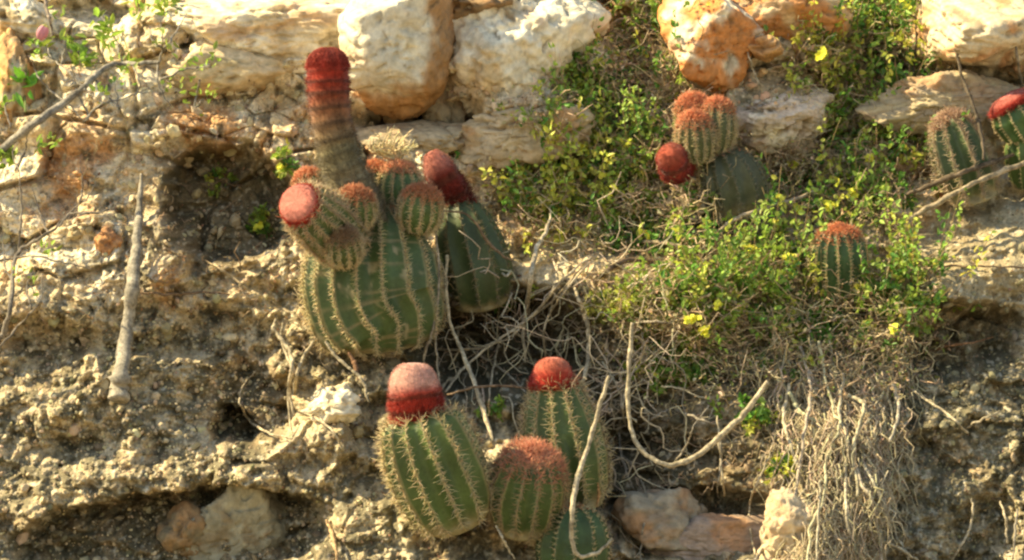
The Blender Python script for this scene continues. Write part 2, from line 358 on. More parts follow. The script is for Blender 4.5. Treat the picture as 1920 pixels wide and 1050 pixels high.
rock('rough sunlit limestone outcrop right of the huge pale boulder', 965, 85, 155, 165, .22, .03, 11, PALE, CREAM, planes=[(.1, -.7, .7, .55), (-.5, -.6, .4, .7), (.4, -.9, -.1, .66)], rough=.12)
rock('dark brown rock at the very top between boulder and outcrop', 900, 8, 62, 36, .09, -.17, 14, (.30, .19, .10), (.22, .13, .07), sub=5, rough=.08)
rock('long low limestone ledge shading the ground right of the boulder gap', 985, 248, 118, 74, .15, .0, 17, (.50, .40, .27), (.44, .32, .19), planes=[(0, -1, -.15, .5), (.1, -.3, 1, .6)], rough=.08, rot=8)
rock('wedge shaped brown stone jammed under the boulder', 752, 205, 34, 42, .05, -.05, 19, (.38, .25, .13), (.3, .2, .12), sub=5)
rock('leaning tan slab stone in the gap right of the wedge stone', 825, 198, 40, 62, .05, -.05, 20, (.36, .29, .19), (.3, .2, .12), sub=5, rot=25)
rock('flat pale rock just behind the dry root tuft', 780, 262, 110, 44, .10, -.05, 23, (.45, .36, .24), (.38, .28, .18), rough=.05, planes=[(0, -.6, 1, .6)])
rock('orange and white boulder above the three headed cactus', 1335, 64, 95, 106, .15, -.0, 26, (.56, .235, .085), (.66, .58, .44), rough=.06, planes=[(-.5, -.7, .4, .55), (.3, -.9, -.2, .55), (.6, -.2, .8, .6)])
rock('rounded orange rock at the top beside the flowering weeds', 1465, 35, 108, 72, .13, -.03, 29, (.56, .25, .10), (.66, .48, .30), rough=.05, lich=.3)
rock('small orange stone below the rounded orange rock', 1435, 92, 30, 22, .05, -.05, 30, (.52, .29, .13), (.4, .25, .14), sub=5)
rock('pinkish white rock right of the three headed cactus', 1465, 218, 96, 64, .13, -.01, 33, (.62, .50, .40), PALE, rough=.09, planes=[(-.2, -.5, 1, .6)])
rock('small tan stone under the pinkish white rock', 1480, 272, 44, 26, .05, -.04, 34, (.46, .32, .2), TAN, sub=5)
rock('large pale and orange boulder in the top right corner', 1850, 50, 135, 92, .20, -.04, 37, (.62, .50, .34), (.55, .30, .15), rough=.06, planes=[(-.1, -.6, .8, .55)])
rock('grey tan ledge rock under the top right boulder', 1800, 190, 150, 62, .13, .0, 38, (.36, .28, .19), TAN, rough=.1, rot=4, planes=[(0, -1, -.1, .5)])
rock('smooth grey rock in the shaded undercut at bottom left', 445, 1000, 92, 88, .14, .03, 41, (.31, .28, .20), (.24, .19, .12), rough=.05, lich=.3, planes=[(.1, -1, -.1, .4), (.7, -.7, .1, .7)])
rock('brown stone left of the smooth grey rock', 345, 1005, 45, 48, .08, .01, 42, (.30, .19, .10), (.2, .16, .1), sub=5)
rock('cream lump of rock left of the front cactus cap', 622, 760, 46, 30, .06, -.03, 44, PALE, CREAM, rough=.1, sub=5)
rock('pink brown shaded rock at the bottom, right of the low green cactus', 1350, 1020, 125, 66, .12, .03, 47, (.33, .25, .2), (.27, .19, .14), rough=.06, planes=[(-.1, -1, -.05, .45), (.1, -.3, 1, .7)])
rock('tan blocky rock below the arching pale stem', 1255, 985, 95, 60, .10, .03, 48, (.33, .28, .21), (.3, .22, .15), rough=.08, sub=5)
rock('sunlit cream rock at the foot of the hanging vine tangle', 1495, 1012, 80, 80, .09, .03, 50, (.52, .40, .27), CREAM, rough=.09)
rock('rusty rock at the left edge of the photo near the top', 22, 160, 50, 90, .12, -.02, 53, (.52, .30, .14), CREAM, rough=.07, sub=5)
rock('cream rock in the top left corner', 30, 35, 62, 48, .12, -.05, 54, PALE, TAN, rough=.06, sub=5)
rock('small orange stone beside the cactus at right, between two branches', 1768, 362, 22, 11, .02, -.02, 57, (.50, .16, .06), (.4, .15, .06), sub=5, name='stone')
rock('round brown clod left of the ribbed cactus at right', 1708, 325, 36, 30, .04, -.03, 58, (.30, .19, .10), (.35, .24, .13), sub=5, rough=.1, name='stone')
rock('orange brown rock beside the grey stick', 205, 455, 26, 30, .04, -.02, 60, (.40, .20, .10), ORANGE, sub=5, rough=.08, name='stone')
# loose rubble and clods (uncountable)
acc = Acc()
def rubble(n, box, s0, s1, col, amt=.35):
    for k in range(n):
        px = rng.uniform(box[0], box[2]); py = rng.uniform(box[1], box[3])
        v, f = ICO[1] if rng.random() < .6 else ICO[2]
        r = s0 * (s1 / s0) ** (rng.random() ** 2.2)
        vv = v * (1 + .45 * (rng.random((len(v), 1)) - .5)) * r * rng.uniform(.5, 1.2, 3)
        a = rng.uniform(0, 6.28); ca, sa = math.cos(a), math.sin(a); vv = vv @ np.array([[ca, 0, sa], [0, 1, 0], [-sa, 0, ca]])
        acc.add(vv + P(px, py, -r * .25), f, vary(col, 1, amt)[0])
rubble(2600, (-20, 600, 720, 1060), .0025, .007, (.46, .36, .22), .5); rubble(1800, (1650, 600, 1940, 1060), .0025, .007, (.24, .20, .12), .5)
rubble(700, (250, 60, 1100, 330), .004, .022, (.58, .46, .30)); rubble(300, (1250, 60, 1920, 260), .004, .02, (.55, .36, .21)); rubble(2200, (-20, 380, 720, 900), .003, .009, (.48, .38, .24), .5); rubble(520, (-20, 380, 720, 1060), .003, .022, (.46, .37, .23)); rubble(420, (-20, 560, 720, 1060), .003, .016, (.16, .13, .08))
rubble(160, (0, 150, 600, 480), .003, .018, (.56, .44, .28)); rubble(450, (1650, 400, 1940, 1060), .003, .016, (.26, .22, .14))
rubble(350, (1180, 560, 1700, 1060), .003, .013, (.36, .28, .18)); rubble(250, (860, 180, 1500, 420), .003, .016, (.48, .36, .22))
o = acc.obj('loose_rubble', M_rock, smooth=False); tag(o, 'loose cream and brown rubble scattered over the slope', 'rubble', kind='stuff')
# ------------------------------------------------------------ cacti
GREEN = np.array((.068, .118, .036)); TIP_RED = np.array((.62, .14, .06)); STRAW = np.array((.74, .60, .36))
def ribbed(name, parent, axis, radii, ribs=14, depth=.22, green=GREEN, rings=70, segper=12, cork=.12, phase=None, spines=True, sp_len=.022, sp_step=.015, sp_n=7, red=.16,
           redcol=TIP_RED, origin=(0, 0, 0), straw=STRAW, crest=(.42, .34, .18), sp_w=.0012, twist=0, scars=0, skip_low=0):
    """axis: list of 3D points; radii: list of (t, r); body part with a spine cover as sub-part"""
    redcol = np.asarray(redcol, float); straw = np.asarray(straw, float)
    t = np.linspace(0, 1, rings); t = .5 - .5 * np.cos(t * math.pi); t = .35 * t + .65 * np.linspace(0, 1, rings)
    cN = crom(axis, 200); c = np.stack([np.interp(t, np.linspace(0, 1, 200), cN[:, i]) for i in range(3)], -1)
    T, Sx, Fy = frames(c); ra = np.array(radii, float)
    r = np.interp(t, ra[:, 0], ra[:, 1])
    n = ribs * segper; th = np.arange(n) / n * 2 * math.pi; ph = rng.random() * 6.28 if phase is None else phase
    wob = .03 * np.sin(th * 2 + ph)
    u = (np.arange(n) / segper) % 1; u = np.minimum(u, 1 - u); val = np.sin(math.pi * u) ** .85
    dfade = ss(0, .1, t)[:, None]
    rr = r[:, None] * (1 - depth * dfade * val[None] + wob[None] + .012 * np.array(gn(t[:, None] * 9 + 0 * th[None], th[None] * 3 + 0 * t[:, None], int(ph * 100))))
    ang = th[None] + ph + twist * t[:, None]
    Vv = c[:, None] + rr[..., None] * (np.cos(ang)[..., None] * Sx[:, None] + np.sin(ang)[..., None] * Fy[:, None])
    g = np.broadcast_to(green, (rings, n, 3)).copy()
    g = g * (1 + .35 * gn(th[None] * 2.2 + 0 * t[:, None], t[:, None] * 5 + 0 * th[None], 5)[..., None])
    def mx(g, col, m): return g * (1 - m[..., None]) + np.asarray(col) * m[..., None]
    cr = (1 - ss(.02, .07, u))[None] * np.ones((rings, 1)); g = mx(g, crest, cr * .85)
    ck = (1 - ss(cork * .5, cork * 1.6, t[:, None] + .06 * gn(th[None] * 3 + 0 * t[:, None], t[:, None] * 6, 8))); g = mx(g, (.30, .24, .13), ck * .85 * np.ones((1, n)))
    if scars:
        sn = gn(t[:, None] * 42 + 0 * th[None], th[None] * .8 + 0 * t[:, None], 77); g = mx(g, (.26, .21, .11), .55 * ss(.25, .6, sn) * scars)
        g = mx(g, (.34, .29, .17), .6 * scars * ss(.25, .5, fbm(th[None] * 6 + 0 * t[:, None], t[:, None] * 10 + 0 * th[None], 3, 78)))
    tp = ss(1 - red * .6, 1, t)[:, None] * np.ones((1, n)); g = mx(g, redcol * .8, tp * .6)
    base = np.arange(rings - 1)[:, None] * n; k = np.arange(n)
    F = np.stack([base + k, base + (k + 1) % n, base + n + (k + 1) % n, base + n + k], -1).reshape(-1, 4)
    V0 = np.vstack([Vv.reshape(-1, 3), c[0], c[-1]]); n0 = rings * n
    Tt = np.concatenate([np.stack([np.full(n, n0), (k + 1) % n, k], -1), np.stack([np.full(n, n0 + 1), (rings - 1) * n + k, (rings - 1) * n + (k + 1) % n], -1)])
    G = np.vstack([g.reshape(-1, 3), g[0].mean(0), g[-1].mean(0)])
    body = link(name, mesh(name, V0 - origin, [F, Tt], G), parent, M_skin)
    if spines:
        prf = np.interp(t, np.linspace(0, 1, rings), np.arange(rings)); pts = Vv[:, ::segper]           # crest lines (rings, ribs, 3)
        P0 = []; Nn = []; Tg = []; tt = []
        for q in range(ribs):
            L = pts[:, q]; s = np.concatenate([[0], np.cumsum(np.linalg.norm(np.diff(L, axis=0), axis=1))])
            ks = np.arange(sp_step * rng.random(), s[-1], sp_step); tm = np.interp(ks, s, t)
            ks = ks[tm > max(.05, skip_low)]; tm = tm[tm > max(.05, skip_low)]
            if not len(ks): continue
            pp = np.stack([np.interp(ks, s, L[:, i]) for i in range(3)], -1); tn = unit(np.stack([np.interp(ks + .002, s, L[:, i]) for i in range(3)], -1) - pp + 1e-9)
            ce = np.stack([np.interp(tm, t, c[:, i]) for i in range(3)], -1); nn = pp - ce; nn = unit(nn - (nn * tn).sum(1, keepdims=True) * tn + 1e-9)
            P0.append(pp); Nn.append(nn); Tg.append(tn); tt.append(tm)
        P0 = np.concatenate(P0); Nn = np.concatenate(Nn); Tg = np.concatenate(Tg); tt = np.concatenate(tt); sd = np.cross(Nn, Tg)
        a = Acc(); m = len(P0)
        for j in range(sp_n):
            an = j / sp_n * 6.283 + rng.random((m, 1)) * .7; out = .55 + .5 * rng.random((m, 1))
            if j == 0: out = out * 4
            D = Nn * out + Tg * np.cos(an) * .9 + sd * np.sin(an) * 1.1
            k_ = .8 * ss(1 - red * 1.5, 1 - red * .2, tt + .05 * rng.normal(size=m))[:, None]
            col = vary(straw, m, .3) * (1 - k_) + vary(redcol, m, .35) * k_
            ln = sp_len * (.35 + .95 * rng.random(m)) * (1 + .25 * k_[:, 0])
            spikes(a, P0, D, ln, sp_w, col * .85, col)
        rcap = red > .02
        if rcap:                                  # tuft of young spines on the crown
            m = int(260 * (r.max() / .1) ** 1 + 60); h_ = rng.random(m) ** .8; idx = np.interp(1 - red * .9 * h_, t, np.arange(rings)); i0 = idx.astype(int)
            aa = rng.random(m) * 6.283; rad = r[i0] * (.9 + .05 * rng.random(m))
            pos = c[i0] + rad[:, None] * (np.cos(aa)[:, None] * Sx[i0] + np.sin(aa)[:, None] * Fy[i0])
            D = (np.cos(aa)[:, None] * Sx[i0] + np.sin(aa)[:, None] * Fy[i0]) * .6 + T[i0] * (.4 + .8 * (1 - h_[:, None])) + rng.normal(size=(m, 3)) * .35
            spikes(a, pos, D, sp_len * (.6 + .6 * rng.random(m)), sp_w, vary(redcol * .85, m, .5), vary(redcol * .55 + straw * .45, m, .4))
        so_ = a.obj('spines', M_spine, body, origin=None); so_.data.transform(__import__('mathutils').Matrix.Translation(Vector(-np.asarray(origin)))); tag(so_, kind='stuff')
    return body
def dome(R, base=.5, p=2.4, n=24, belly=.5):
    """barrel profile: narrow foot, belly, domed crown"""
    out = []
    for t in np.linspace(0, 1, n):
        if t < belly: r = base + (1 - base) * math.sin(t / belly * math.pi / 2) ** .8
        else: r = (max(0, 1 - ((t - belly) / (1 - belly)) ** p)) ** (1 / p)
        out.append((t, R * max(r, .03)))
    return out
def cephalium(name, parent, axis, R, origin, bands=4, pink=.35, top=(.60, .30, .24), red=(.44, .035, .02), low=None, n=48, rings=60, fuzz=3500, base=.9, fl=.005, bandamp=.05, colf=None, flat=2.6, capfrac=None, rim=None, pks=(.25, .8)):
    t = np.linspace(0, 1, rings); cN = crom(axis, 120); L = np.linalg.norm(np.diff(cN, axis=0), axis=1).sum()
    cf = capfrac or min(.9, R * .75 / L)
    t = np.concatenate([np.linspace(0, 1 - cf, rings // 2, endpoint=False), 1 - cf + cf * np.sin(np.linspace(0, math.pi / 2, rings - rings // 2))])
    c = np.stack([np.interp(t, np.linspace(0, 1, 120), cN[:, i]) for i in range(3)], -1); T, Sx, Fy = frames(c)
    q = np.clip((t - (1 - cf)) / cf, 0, 1); r = R * (1 - q ** flat) ** (1 / flat) * (base + (1 - base) * ss(0, .5, t))
    bw = np.sin(t * bands * 2 * math.pi); r = r * (1 + bandamp * bw * (1 - ss(.0, .35, q))); r = np.maximum(r, R * .02)
    th = np.arange(n) / n * 6.28318
    nz = gn(np.cos(th)[None] * 3 + t[:, None] * 30, np.sin(th)[None] * 3 + t[:, None] * 9, 3)
    rr = r[:, None] * (1 + .02 * nz)
    Vv = c[:, None] + rr[..., None] * (np.cos(th)[None, :, None] * Sx[:, None] + np.sin(th)[None, :, None] * Fy[:, None])
    if colf: g = colf(t)
    else:
        g = np.broadcast_to(red, (rings, 3)).copy(); dk = ss(.2, .9, -bw)[:, None] * .6 * (1 - ss(0, .3, q))[:, None]; g = g * (1 - dk) + np.array((.10, .035, .02)) * dk
        pk = ss(pks[0], pks[1], q)[:, None] if pink else 0 * t[:, None]; g = g * (1 - pk * min(1, pink * 2.4)) + np.asarray(top) * pk * min(1, pink * 2.4)
    G = np.repeat(g[:, None], n, 1) * (1 + .18 * nz[..., None])
    G *= (1 + .35 * gn(np.cos(th)[None] * 14 + 9 * np.sin(th)[None], t[:, None] * 6 + 0 * th[None], 13))[..., None]
    k = np.arange(n); b = np.arange(rings - 1)[:, None] * n
    F = np.stack([b + k, b + (k + 1) % n, b + n + (k + 1) % n, b + n + k], -1).reshape(-1, 4); n0 = rings * n
    Tt = np.concatenate([np.stack([np.full(n, n0), (k + 1) % n, k], -1), np.stack([np.full(n, n0 + 1), (rings - 1) * n + k, (rings - 1) * n + (k + 1) % n], -1)])
    o = link(name, mesh(name, np.vstack([Vv.reshape(-1, 3), c[0], c[-1]]) - origin, [F, Tt], np.vstack([G.reshape(-1, 3), g[:1], g[-1:]])), parent, M_wool)
    i0 = rng.integers(0, int(rings * .93), fuzz); j0 = rng.integers(0, n, fuzz); pos = Vv[i0, j0]; D = unit(pos - c[i0]) + T[i0] * (.2 + .5 * q[i0])[:, None] + rng.normal(size=(fuzz, 3)) * .3
    a = Acc(); f_ = 1 - .55 * q[i0]; cl = G[i0, j0]
    spikes(a, pos, D, fl * (1 + 1.1 * (1 - ss(.2, .6, t[i0]))) * f_ * (.4 + 1.2 * rng.random(fuzz) ** 1.5), .0008, cl * (.5 + 1.1 * rng.random((fuzz, 1))), cl * (1 + .6 * rng.random((fuzz, 1))) + .02)
    s = a.obj('bristles', M_spine, o); s.data.transform(__import__('mathutils').Matrix.Translation(Vector(-np.asarray(origin)))); tag(s, kind='stuff')
    return o
def ax(pts, y):                                   # list of (px, py, dy) around depth y
    return [at(a, b, y + (c[0] if c else 0)) for a, b, *c in pts]
m_ = PXM
# A: big cactus with the tall cephalium
yA = P(715, 650)[1] - .10; oA = at(715, 665, yA)
A = thing('turks_cap_cactus', 'biggest barrel cactus with a long tall banded red topped column and several offshoots', 'cactus', oA)
ribbed('body', A, ax([(728, 638, .02), (720, 600, .0), (700, 560, -.01), (696, 480, 0), (700, 380, .02)], yA), [(0, 62 * m_), (.04, 84 * m_), (.12, 104 * m_), (.25, 119 * m_), (.42, 129 * m_), (.6, 132 * m_), (.75, 122 * m_), (.87, 98 * m_), (.96, 56 * m_), (1, 5 * m_)],
       ribs=17, depth=.15, rings=110, origin=oA, sp_len=.019, sp_n=8, sp_step=.012, scars=1.4, green=(.068, .105, .036), red=0, cork=.1, phase=.1, sp_w=.0011)
def colA(t):
    K = np.array([0, .28, .42, .52, .62, .70, .78, .86, 1.0]); Cc = np.array([(.26, .21, .12), (.21, .17, .10), (.18, .15, .08), (.22, .14, .075), (.24, .10, .05), (.25, .06, .032), (.30, .04, .024), (.34, .035, .022), (.36, .07, .05)])
    g = np.stack([np.interp(t, K, Cc[:, i]) for i in range(3)], -1)
    dk = ss(.1, .9, np.sin(t * 13 * 2 * math.pi)) * (.45 + .55 * ss(.35, .5, t)) * (1 - ss(.84, .88, t)); g = g * (1 - .6 * dk[:, None]) + np.array((.035, .022, .015)) * .6 * dk[:, None]
    return g
cephalium('cephalium_column', A, ax([(682, 430, -.06), (662, 370, -.08), (643, 315, -.09), (626, 255, -.09), (617, 190, -.09), (615, 140, -.09), (614, 89, -.09)], yA), 37.5 * m_, oA, bands=13, colf=colA, base=1.28, rings=170, n=64, fuzz=14000, fl=.008, bandamp=.03, flat=2.1, capfrac=.125)
arm = ribbed('offset', A, ax([(672, 470, -.09), (640, 448, -.16), (610, 420, -.22), (578, 394, -.275), (562, 384, -.30)], yA), [(0, 30 * m_), (.25, 50 * m_), (.5, 54 * m_), (.8, 47 * m_), (1, 34 * m_)], ribs=14, depth=.14, origin=oA, sp_len=.024, sp_n=8, sp_step=.010, rings=50, segper=8, green=(.085, .12, .045), red=0, straw=(.66, .5, .32))
cephalium('cephalium', arm, ax([(570, 389, -.285), (562, 383, -.305), (555, 377, -.325)], yA), 37 * m_, oA, bands=1, pink=.4, flat=3.4, fl=.005, top=(.50, .18, .14), rim=.78, capfrac=.5)
def pup(parent, px, py, dy, R, lx, ly, lz, y, o, ribs=13, red=.25, redcol=TIP_RED, green=GREEN, sp_len=.016, L=2.0, **kw):
    R_ = R * m_; c = at(px, py, y + dy); d = unit(np.array((lx, ly, lz), float)); a = c - d * R_ * L * .5; b = c + d * R_ * L * .5
    return ribbed('offset', parent, [a, c, b], dome(R_, .55, 2.2, belly=.45), ribs=ribs, depth=.14, origin=o, sp_len=sp_len, sp_step=.009, sp_n=9, rings=44, segper=8, red=red, redcol=redcol, green=green, **{'cork': .02, **kw})
pup(A, 667, 390, -.17, 37, .05, -.45, 1, yA, oA, redcol=np.array((.50, .12, .05)), red=.3)
pup(A, 645, 462, -.255, 34, -.1, -.6, .8, yA, oA, redcol=np.array((.30, .13, .06)), red=.3, green=(.06, .09, .03))
pup(A, 788, 392, -.10, 42, .15, -.3, 1, yA, oA, redcol=np.array((.62, .17, .07)), red=.3)
pup(A, 750, 352, -.0, 42, .0, -.15, 1, yA, oA, redcol=np.array((.75, .26, .15)), red=.2, L=2.1)
pup(A, 704, 342, .05, 36, -.05, -.1, 1, yA, oA, redcol=np.array((.75, .22, .10)), red=.3)
pup(A, 583, 352, -.02, 32, -.3, 0, 1, yA, oA, redcol=np.array((.70, .20, .10)), red=.35)
# A2 behind, right
yB = P(900, 545)[1] - .02; oB = at(905, 545, yB)
B = thing('turks_cap_cactus', 'dark green leaning cactus with a maroon cap behind the biggest cactus', 'cactus', oB)
ribbed('body', B, ax([(903, 565, .03), (895, 515, 0), (878, 450, 0), (858, 370, 0)], yB), dome(70 * m_, .75, 2.3, belly=.35), ribs=11, depth=.13, origin=oB, sp_len=.017, sp_n=8, green=(.05, .07, .026), red=0, cork=.12, crest=(.16, .14, .08), straw=(.34, .28, .16), scars=0, sp_step=.022)  # colours darkened to stand in for shade from the biggest cactus
cephalium('cephalium', B, ax([(868, 395), (851, 362, -.0), (828, 325, -.01), (806, 284, -.015)], yB), 29 * m_, oB, bands=3, pink=.42, red=(.17, .022, .014), fl=.008, base=.9, bandamp=.015, capfrac=.42, top=(.45, .16, .12), flat=2.2, pks=(.1, .6))
# front group
yC = P(860, 1000)[1] - .10; oC = at(855, 1003, yC)
Cc_ = thing('turks_cap_cactus', 'front cactus with the widest pink topped red cap, at the left of its group', 'cactus', oC)
ribbed('body', Cc_, ax([(864, 985, .02), (842, 935, 0), (817, 875, -.02), (790, 800, -.04), (783, 776, -.045)], yC), [(0, 50 * m_), (.06, 66 * m_), (.2, 82 * m_), (.4, 90 * m_), (.6, 88 * m_), (.78, 75 * m_), (.92, 54 * m_), (1, 40 * m_)], ribs=13, depth=.21, origin=oC, sp_len=.030, sp_step=.0155, sp_n=8, rings=100, red=0, green=(.078, .118, .036), phase=.3, sp_w=.0011)
cephalium('cephalium', Cc_, ax([(783, 796, -.045), (780, 755, -.05), (776, 720, -.05), (776, 680, -.05)], yC), 45 * m_, oC, bands=4, pink=.42, base=.90, fl=.007, fuzz=6000, bandamp=.012, top=(.55, .29, .235), capfrac=.55, flat=2.7, pks=(.0, .45), red=(.36, .035, .022))
yD = yC + .05; oD = at(980, 1012, yD)
D_ = thing('barrel_cactus', 'capless cactus with a reddish spine crown in the middle of the front group', 'cactus', oD)
ribbed('body', D_, ax([(978, 992, .0), (983, 945, -.03), (991, 900, -.06), (1000, 842, -.10)], yD), dome(73 * m_, .66, 2.4, belly=.5), ribs=14, depth=.2, origin=oD, sp_len=.026, sp_step=.015, sp_n=8, red=.22, redcol=np.array((.78, .30, .20)), rings=90, green=(.07, .108, .034), straw=(.52, .38, .22), sp_w=.0011)
yE = P(1075, 905)[1] - .14; oE = at(1065, 915, yE)
E_ = thing('turks_cap_cactus', 'cactus with a short round red cap at the back of the front group', 'cactus', oE)
ribbed('body', E_, ax([(1078, 950, .02), (1066, 880, 0), (1050, 800, 0), (1038, 712, -.01)], yE), [(0, 50 * m_), (.15, 66 * m_), (.4, 76 * m_), (.62, 74 * m_), (.8, 62 * m_), (.93, 46 * m_), (1, 32 * m_)], ribs=12, depth=.2, origin=oE, sp_len=.029, sp_step=.0155, sp_n=8, rings=90, red=0, phase=.2, green=(.075, .112, .036), sp_w=.0011)
cephalium('cephalium', E_, ax([(1037, 728, -.01), (1036, 700, -.015), (1035, 670, -.02)], yE), 37 * m_, oE, bands=1, pink=.22, top=(.48, .18, .11), red=(.38, .035, .022), base=.95, fl=.006, capfrac=.8, flat=2.4)
yF = yC + .03; oF = at(1075, 1050, yF)
F_ = thing('barrel_cactus', 'low plain green cactus half hidden in shade at the bottom of the front group', 'cactus', oF)
ribbed('body', F_, ax([(1072, 1075), (1075, 1020, -.01), (1078, 948, -.02)], yF), dome(66 * m_, .8, 2.3, belly=.4), ribs=11, depth=.18, origin=oF, sp_len=.014, sp_n=6, sp_step=.015, red=0, green=(.045, .08, .028), cork=.02, crest=(.16, .17, .08))
# three headed cactus, upper right of centre
yG = P(1360, 375)[1] - .09; oG = at(1365, 385, yG)
G_ = thing('branching_cactus', 'three headed cactus with orange crowns and a red ball cap among the weeds', 'cactus', oG)
ribbed('body', G_, ax([(1385, 400, .02), (1376, 350, 0), (1352, 285, -.01)], yG), dome(66 * m_, .8, 2.3, belly=.45), ribs=12, depth=.2, origin=oG, sp_len=.014, sp_n=7, sp_step=.016, red=0, green=(.075, .08, .042), crest=(.10, .10, .055), cork=.25, straw=(.3, .26, .17))
pu = dict(redcol=np.array((.72, .19, .09)), green=(.09, .105, .045))
pup(G_, 1300, 212, .03, 34, -.05, -.5, 1, yG, oG, red=.5, **pu)
pup(G_, 1344, 238, -.01, 37, .05, -.1, 1, yG, oG, red=.24, L=2.8, **pu)
pup(G_, 1304, 258, -.06, 36, -.1, -.25, 1, yG, oG, red=.3, L=2.6, **pu)
h = cephalium('cephalium', G_, ax([(1275, 322, -.03), (1266, 308, -.06), (1254, 284, -.12)], yG), 30 * m_, oG, bands=1, pink=.2, red=(.27, .03, .02), top=(.42, .12, .07), fl=.006, flat=2.1)
# single globe on the right
yH = P(1573, 530)[1] - .06; oH = at(1573, 535, yH)
Hh = thing('barrel_cactus', 'lone round cactus with an orange crown among green weeds at right', 'cactus', oH)
ribbed('body', Hh, ax([(1574, 548, .02), (1573, 490, -.01), (1571, 424, -.03)], yH), dome(58 * m_, .8, 2.2, belly=.45), ribs=15, depth=.16, origin=oH, sp_len=.014, sp_step=.010, sp_n=6, red=.22, redcol=np.array((.70, .17, .07)), green=(.045, .095, .035), crest=(.45, .40, .18), phase=.2)
yI = P(1800, 350)[1] - .07; oI = at(1812, 350, yI)
I_ = thing('barrel_cactus', 'capless cactus with thick pale spiny ribs behind the crossed branches at right', 'cactus', oI)
ribbed('body', I_, ax([(1828, 372, .02), (1812, 320, 0), (1795, 270, 0), (1776, 214, 0)], yI), dome(54 * m_, .85, 2.4, belly=.4), ribs=9, depth=.30, origin=oI, sp_len=.022, sp_step=.010, sp_n=9, red=.14, redcol=np.array((.5, .28, .19)), green=(.06, .09, .036), crest=(.5, .42, .26), phase=.25, straw=(.6, .47, .32))
yJ = P(1905, 330)[1] - .09; oJ = at(1915, 335, yJ)
J_ = thing('turks_cap_cactus', 'stacked cactus with a tilted red cap cut off by the right edge', 'cactus', oJ)
ribbed('body', J_, ax([(1932, 345, .02), (1930, 290, -.02), (1925, 240, -.02)], yJ), dome(48 * m_, .7, 2.3, belly=.5), ribs=10, depth=.12, origin=oJ, sp_len=.008, sp_n=4, red=0, green=(.07, .115, .035), crest=(.3, .3, .12), cork=.05)
up = ribbed('offset', J_, ax([(1932, 262, -.04), (1915, 232, -.05), (1893, 192, -.06)], yJ), [(0, 25 * m_), (.3, 46 * m_), (.7, 52 * m_), (1, 38 * m_)], ribs=12, depth=.12, origin=oJ, sp_len=.01, sp_step=.01, sp_n=5, red=0, rings=40, green=(.05, .10, .03))
cephalium('cephalium', up, ax([(1899, 200, -.06), (1893, 190, -.062), (1887, 180, -.065)], yJ), 40 * m_, oJ, bands=1, pink=.12, red=(.36, .035, .025), fl=.007, capfrac=.7)
# ------------------------------------------------------------ sticks, stems and vines: (name, label, points, width px, colour, lift, cat, twigs)
GREYW = (.33, .28, .215); PALEW = (.47, .39, .27); BROWNW = (.24, .16, .10); DARKW = (.13, .10, .07)
def strand(name, label, pts, wd, col, lift=.03, cat='vine', front=None, wobble=1.5, group=None, ends=True, parent=None, taper=.6, sides=8):
    p = np.array([q[:2] for q in pts], float); n = max(16, int(len(p) * 13)); c2 = crom(p, n)
    tt = np.linspace(0, 1, n); c2 = c2 + wobble * np.stack([gn(tt * len(p) * 2.3 + p[0, 0], tt * 0, 1), gn(tt * len(p) * 2.3 + p[0, 1], tt * 0 + 5, 2)], -1)
    ws = np.array([q[2] if len(q) > 2 else wd * (1 - (1 - taper) * i / (len(pts) - 1)) for i, q in enumerate(pts)], float)
    r = np.interp(np.linspace(0, 1, n), np.linspace(0, 1, len(p)), ws) * (.42 if max(ws) > 4 else .55) * PXM; r = r * (1 + .22 * gn(tt * n * .35 + p[0, 0], tt * 0, 9)) * (1 + .5 * ss(.55, .8, gn(tt * n * .12, tt * 0 + p[0, 1], 12)))
    S0 = P(c2[:, 0], c2[:, 1])[:, 1]
    lf = lift * np.sin(np.clip(tt, .0, 1) * math.pi) ** .5 if ends else np.full(n, lift)
    y = S0 - lf - r
    if front is not None: y = np.minimum(y, np.interp(tt, np.linspace(0, 1, len(front)), front))
    for _ in range(10): y = np.minimum(y, np.convolve(np.pad(y, 2, mode='edge'), np.ones(5) / 5, 'valid'))
    y = np.convolve(np.pad(y, 3, mode='edge'), np.ones(7) / 7, 'valid')
    c = np.stack([at(a, b, yy) for (a, b), yy in zip(c2, y)])
    nzc = 1 + .5 * gn(tt * n * .45, tt * 0 + p[0, 0], 41)[:, None]; a = Acc(); cl = nzc * np.asarray(col) * .85 * (1 + .6 * gn(tt * 11 + p[0, 0], tt * 0, 4))[:, None]
    tube(a, c, r, cl, sides, .16)
    if parent: o = a.obj(name, M_bark, parent); o.data.transform(__import__('mathutils').Matrix.Translation(-parent.location)); return c
    o = a.obj(name, M_bark, None, origin=c[0]); tag(o, label, cat, group); return c
V1 = strand
V1('dead_stick', 'upright grey dead stick standing left of the shaded hollow', [(222, 750, 46), (226, 700, 34), (238, 620, 31), (248, 540, 30), (256, 460, 25), (261, 395, 17), (265, 325, 6)], 20, (.33, .29, .23), .05, 'stick', ends=False, wobble=2)
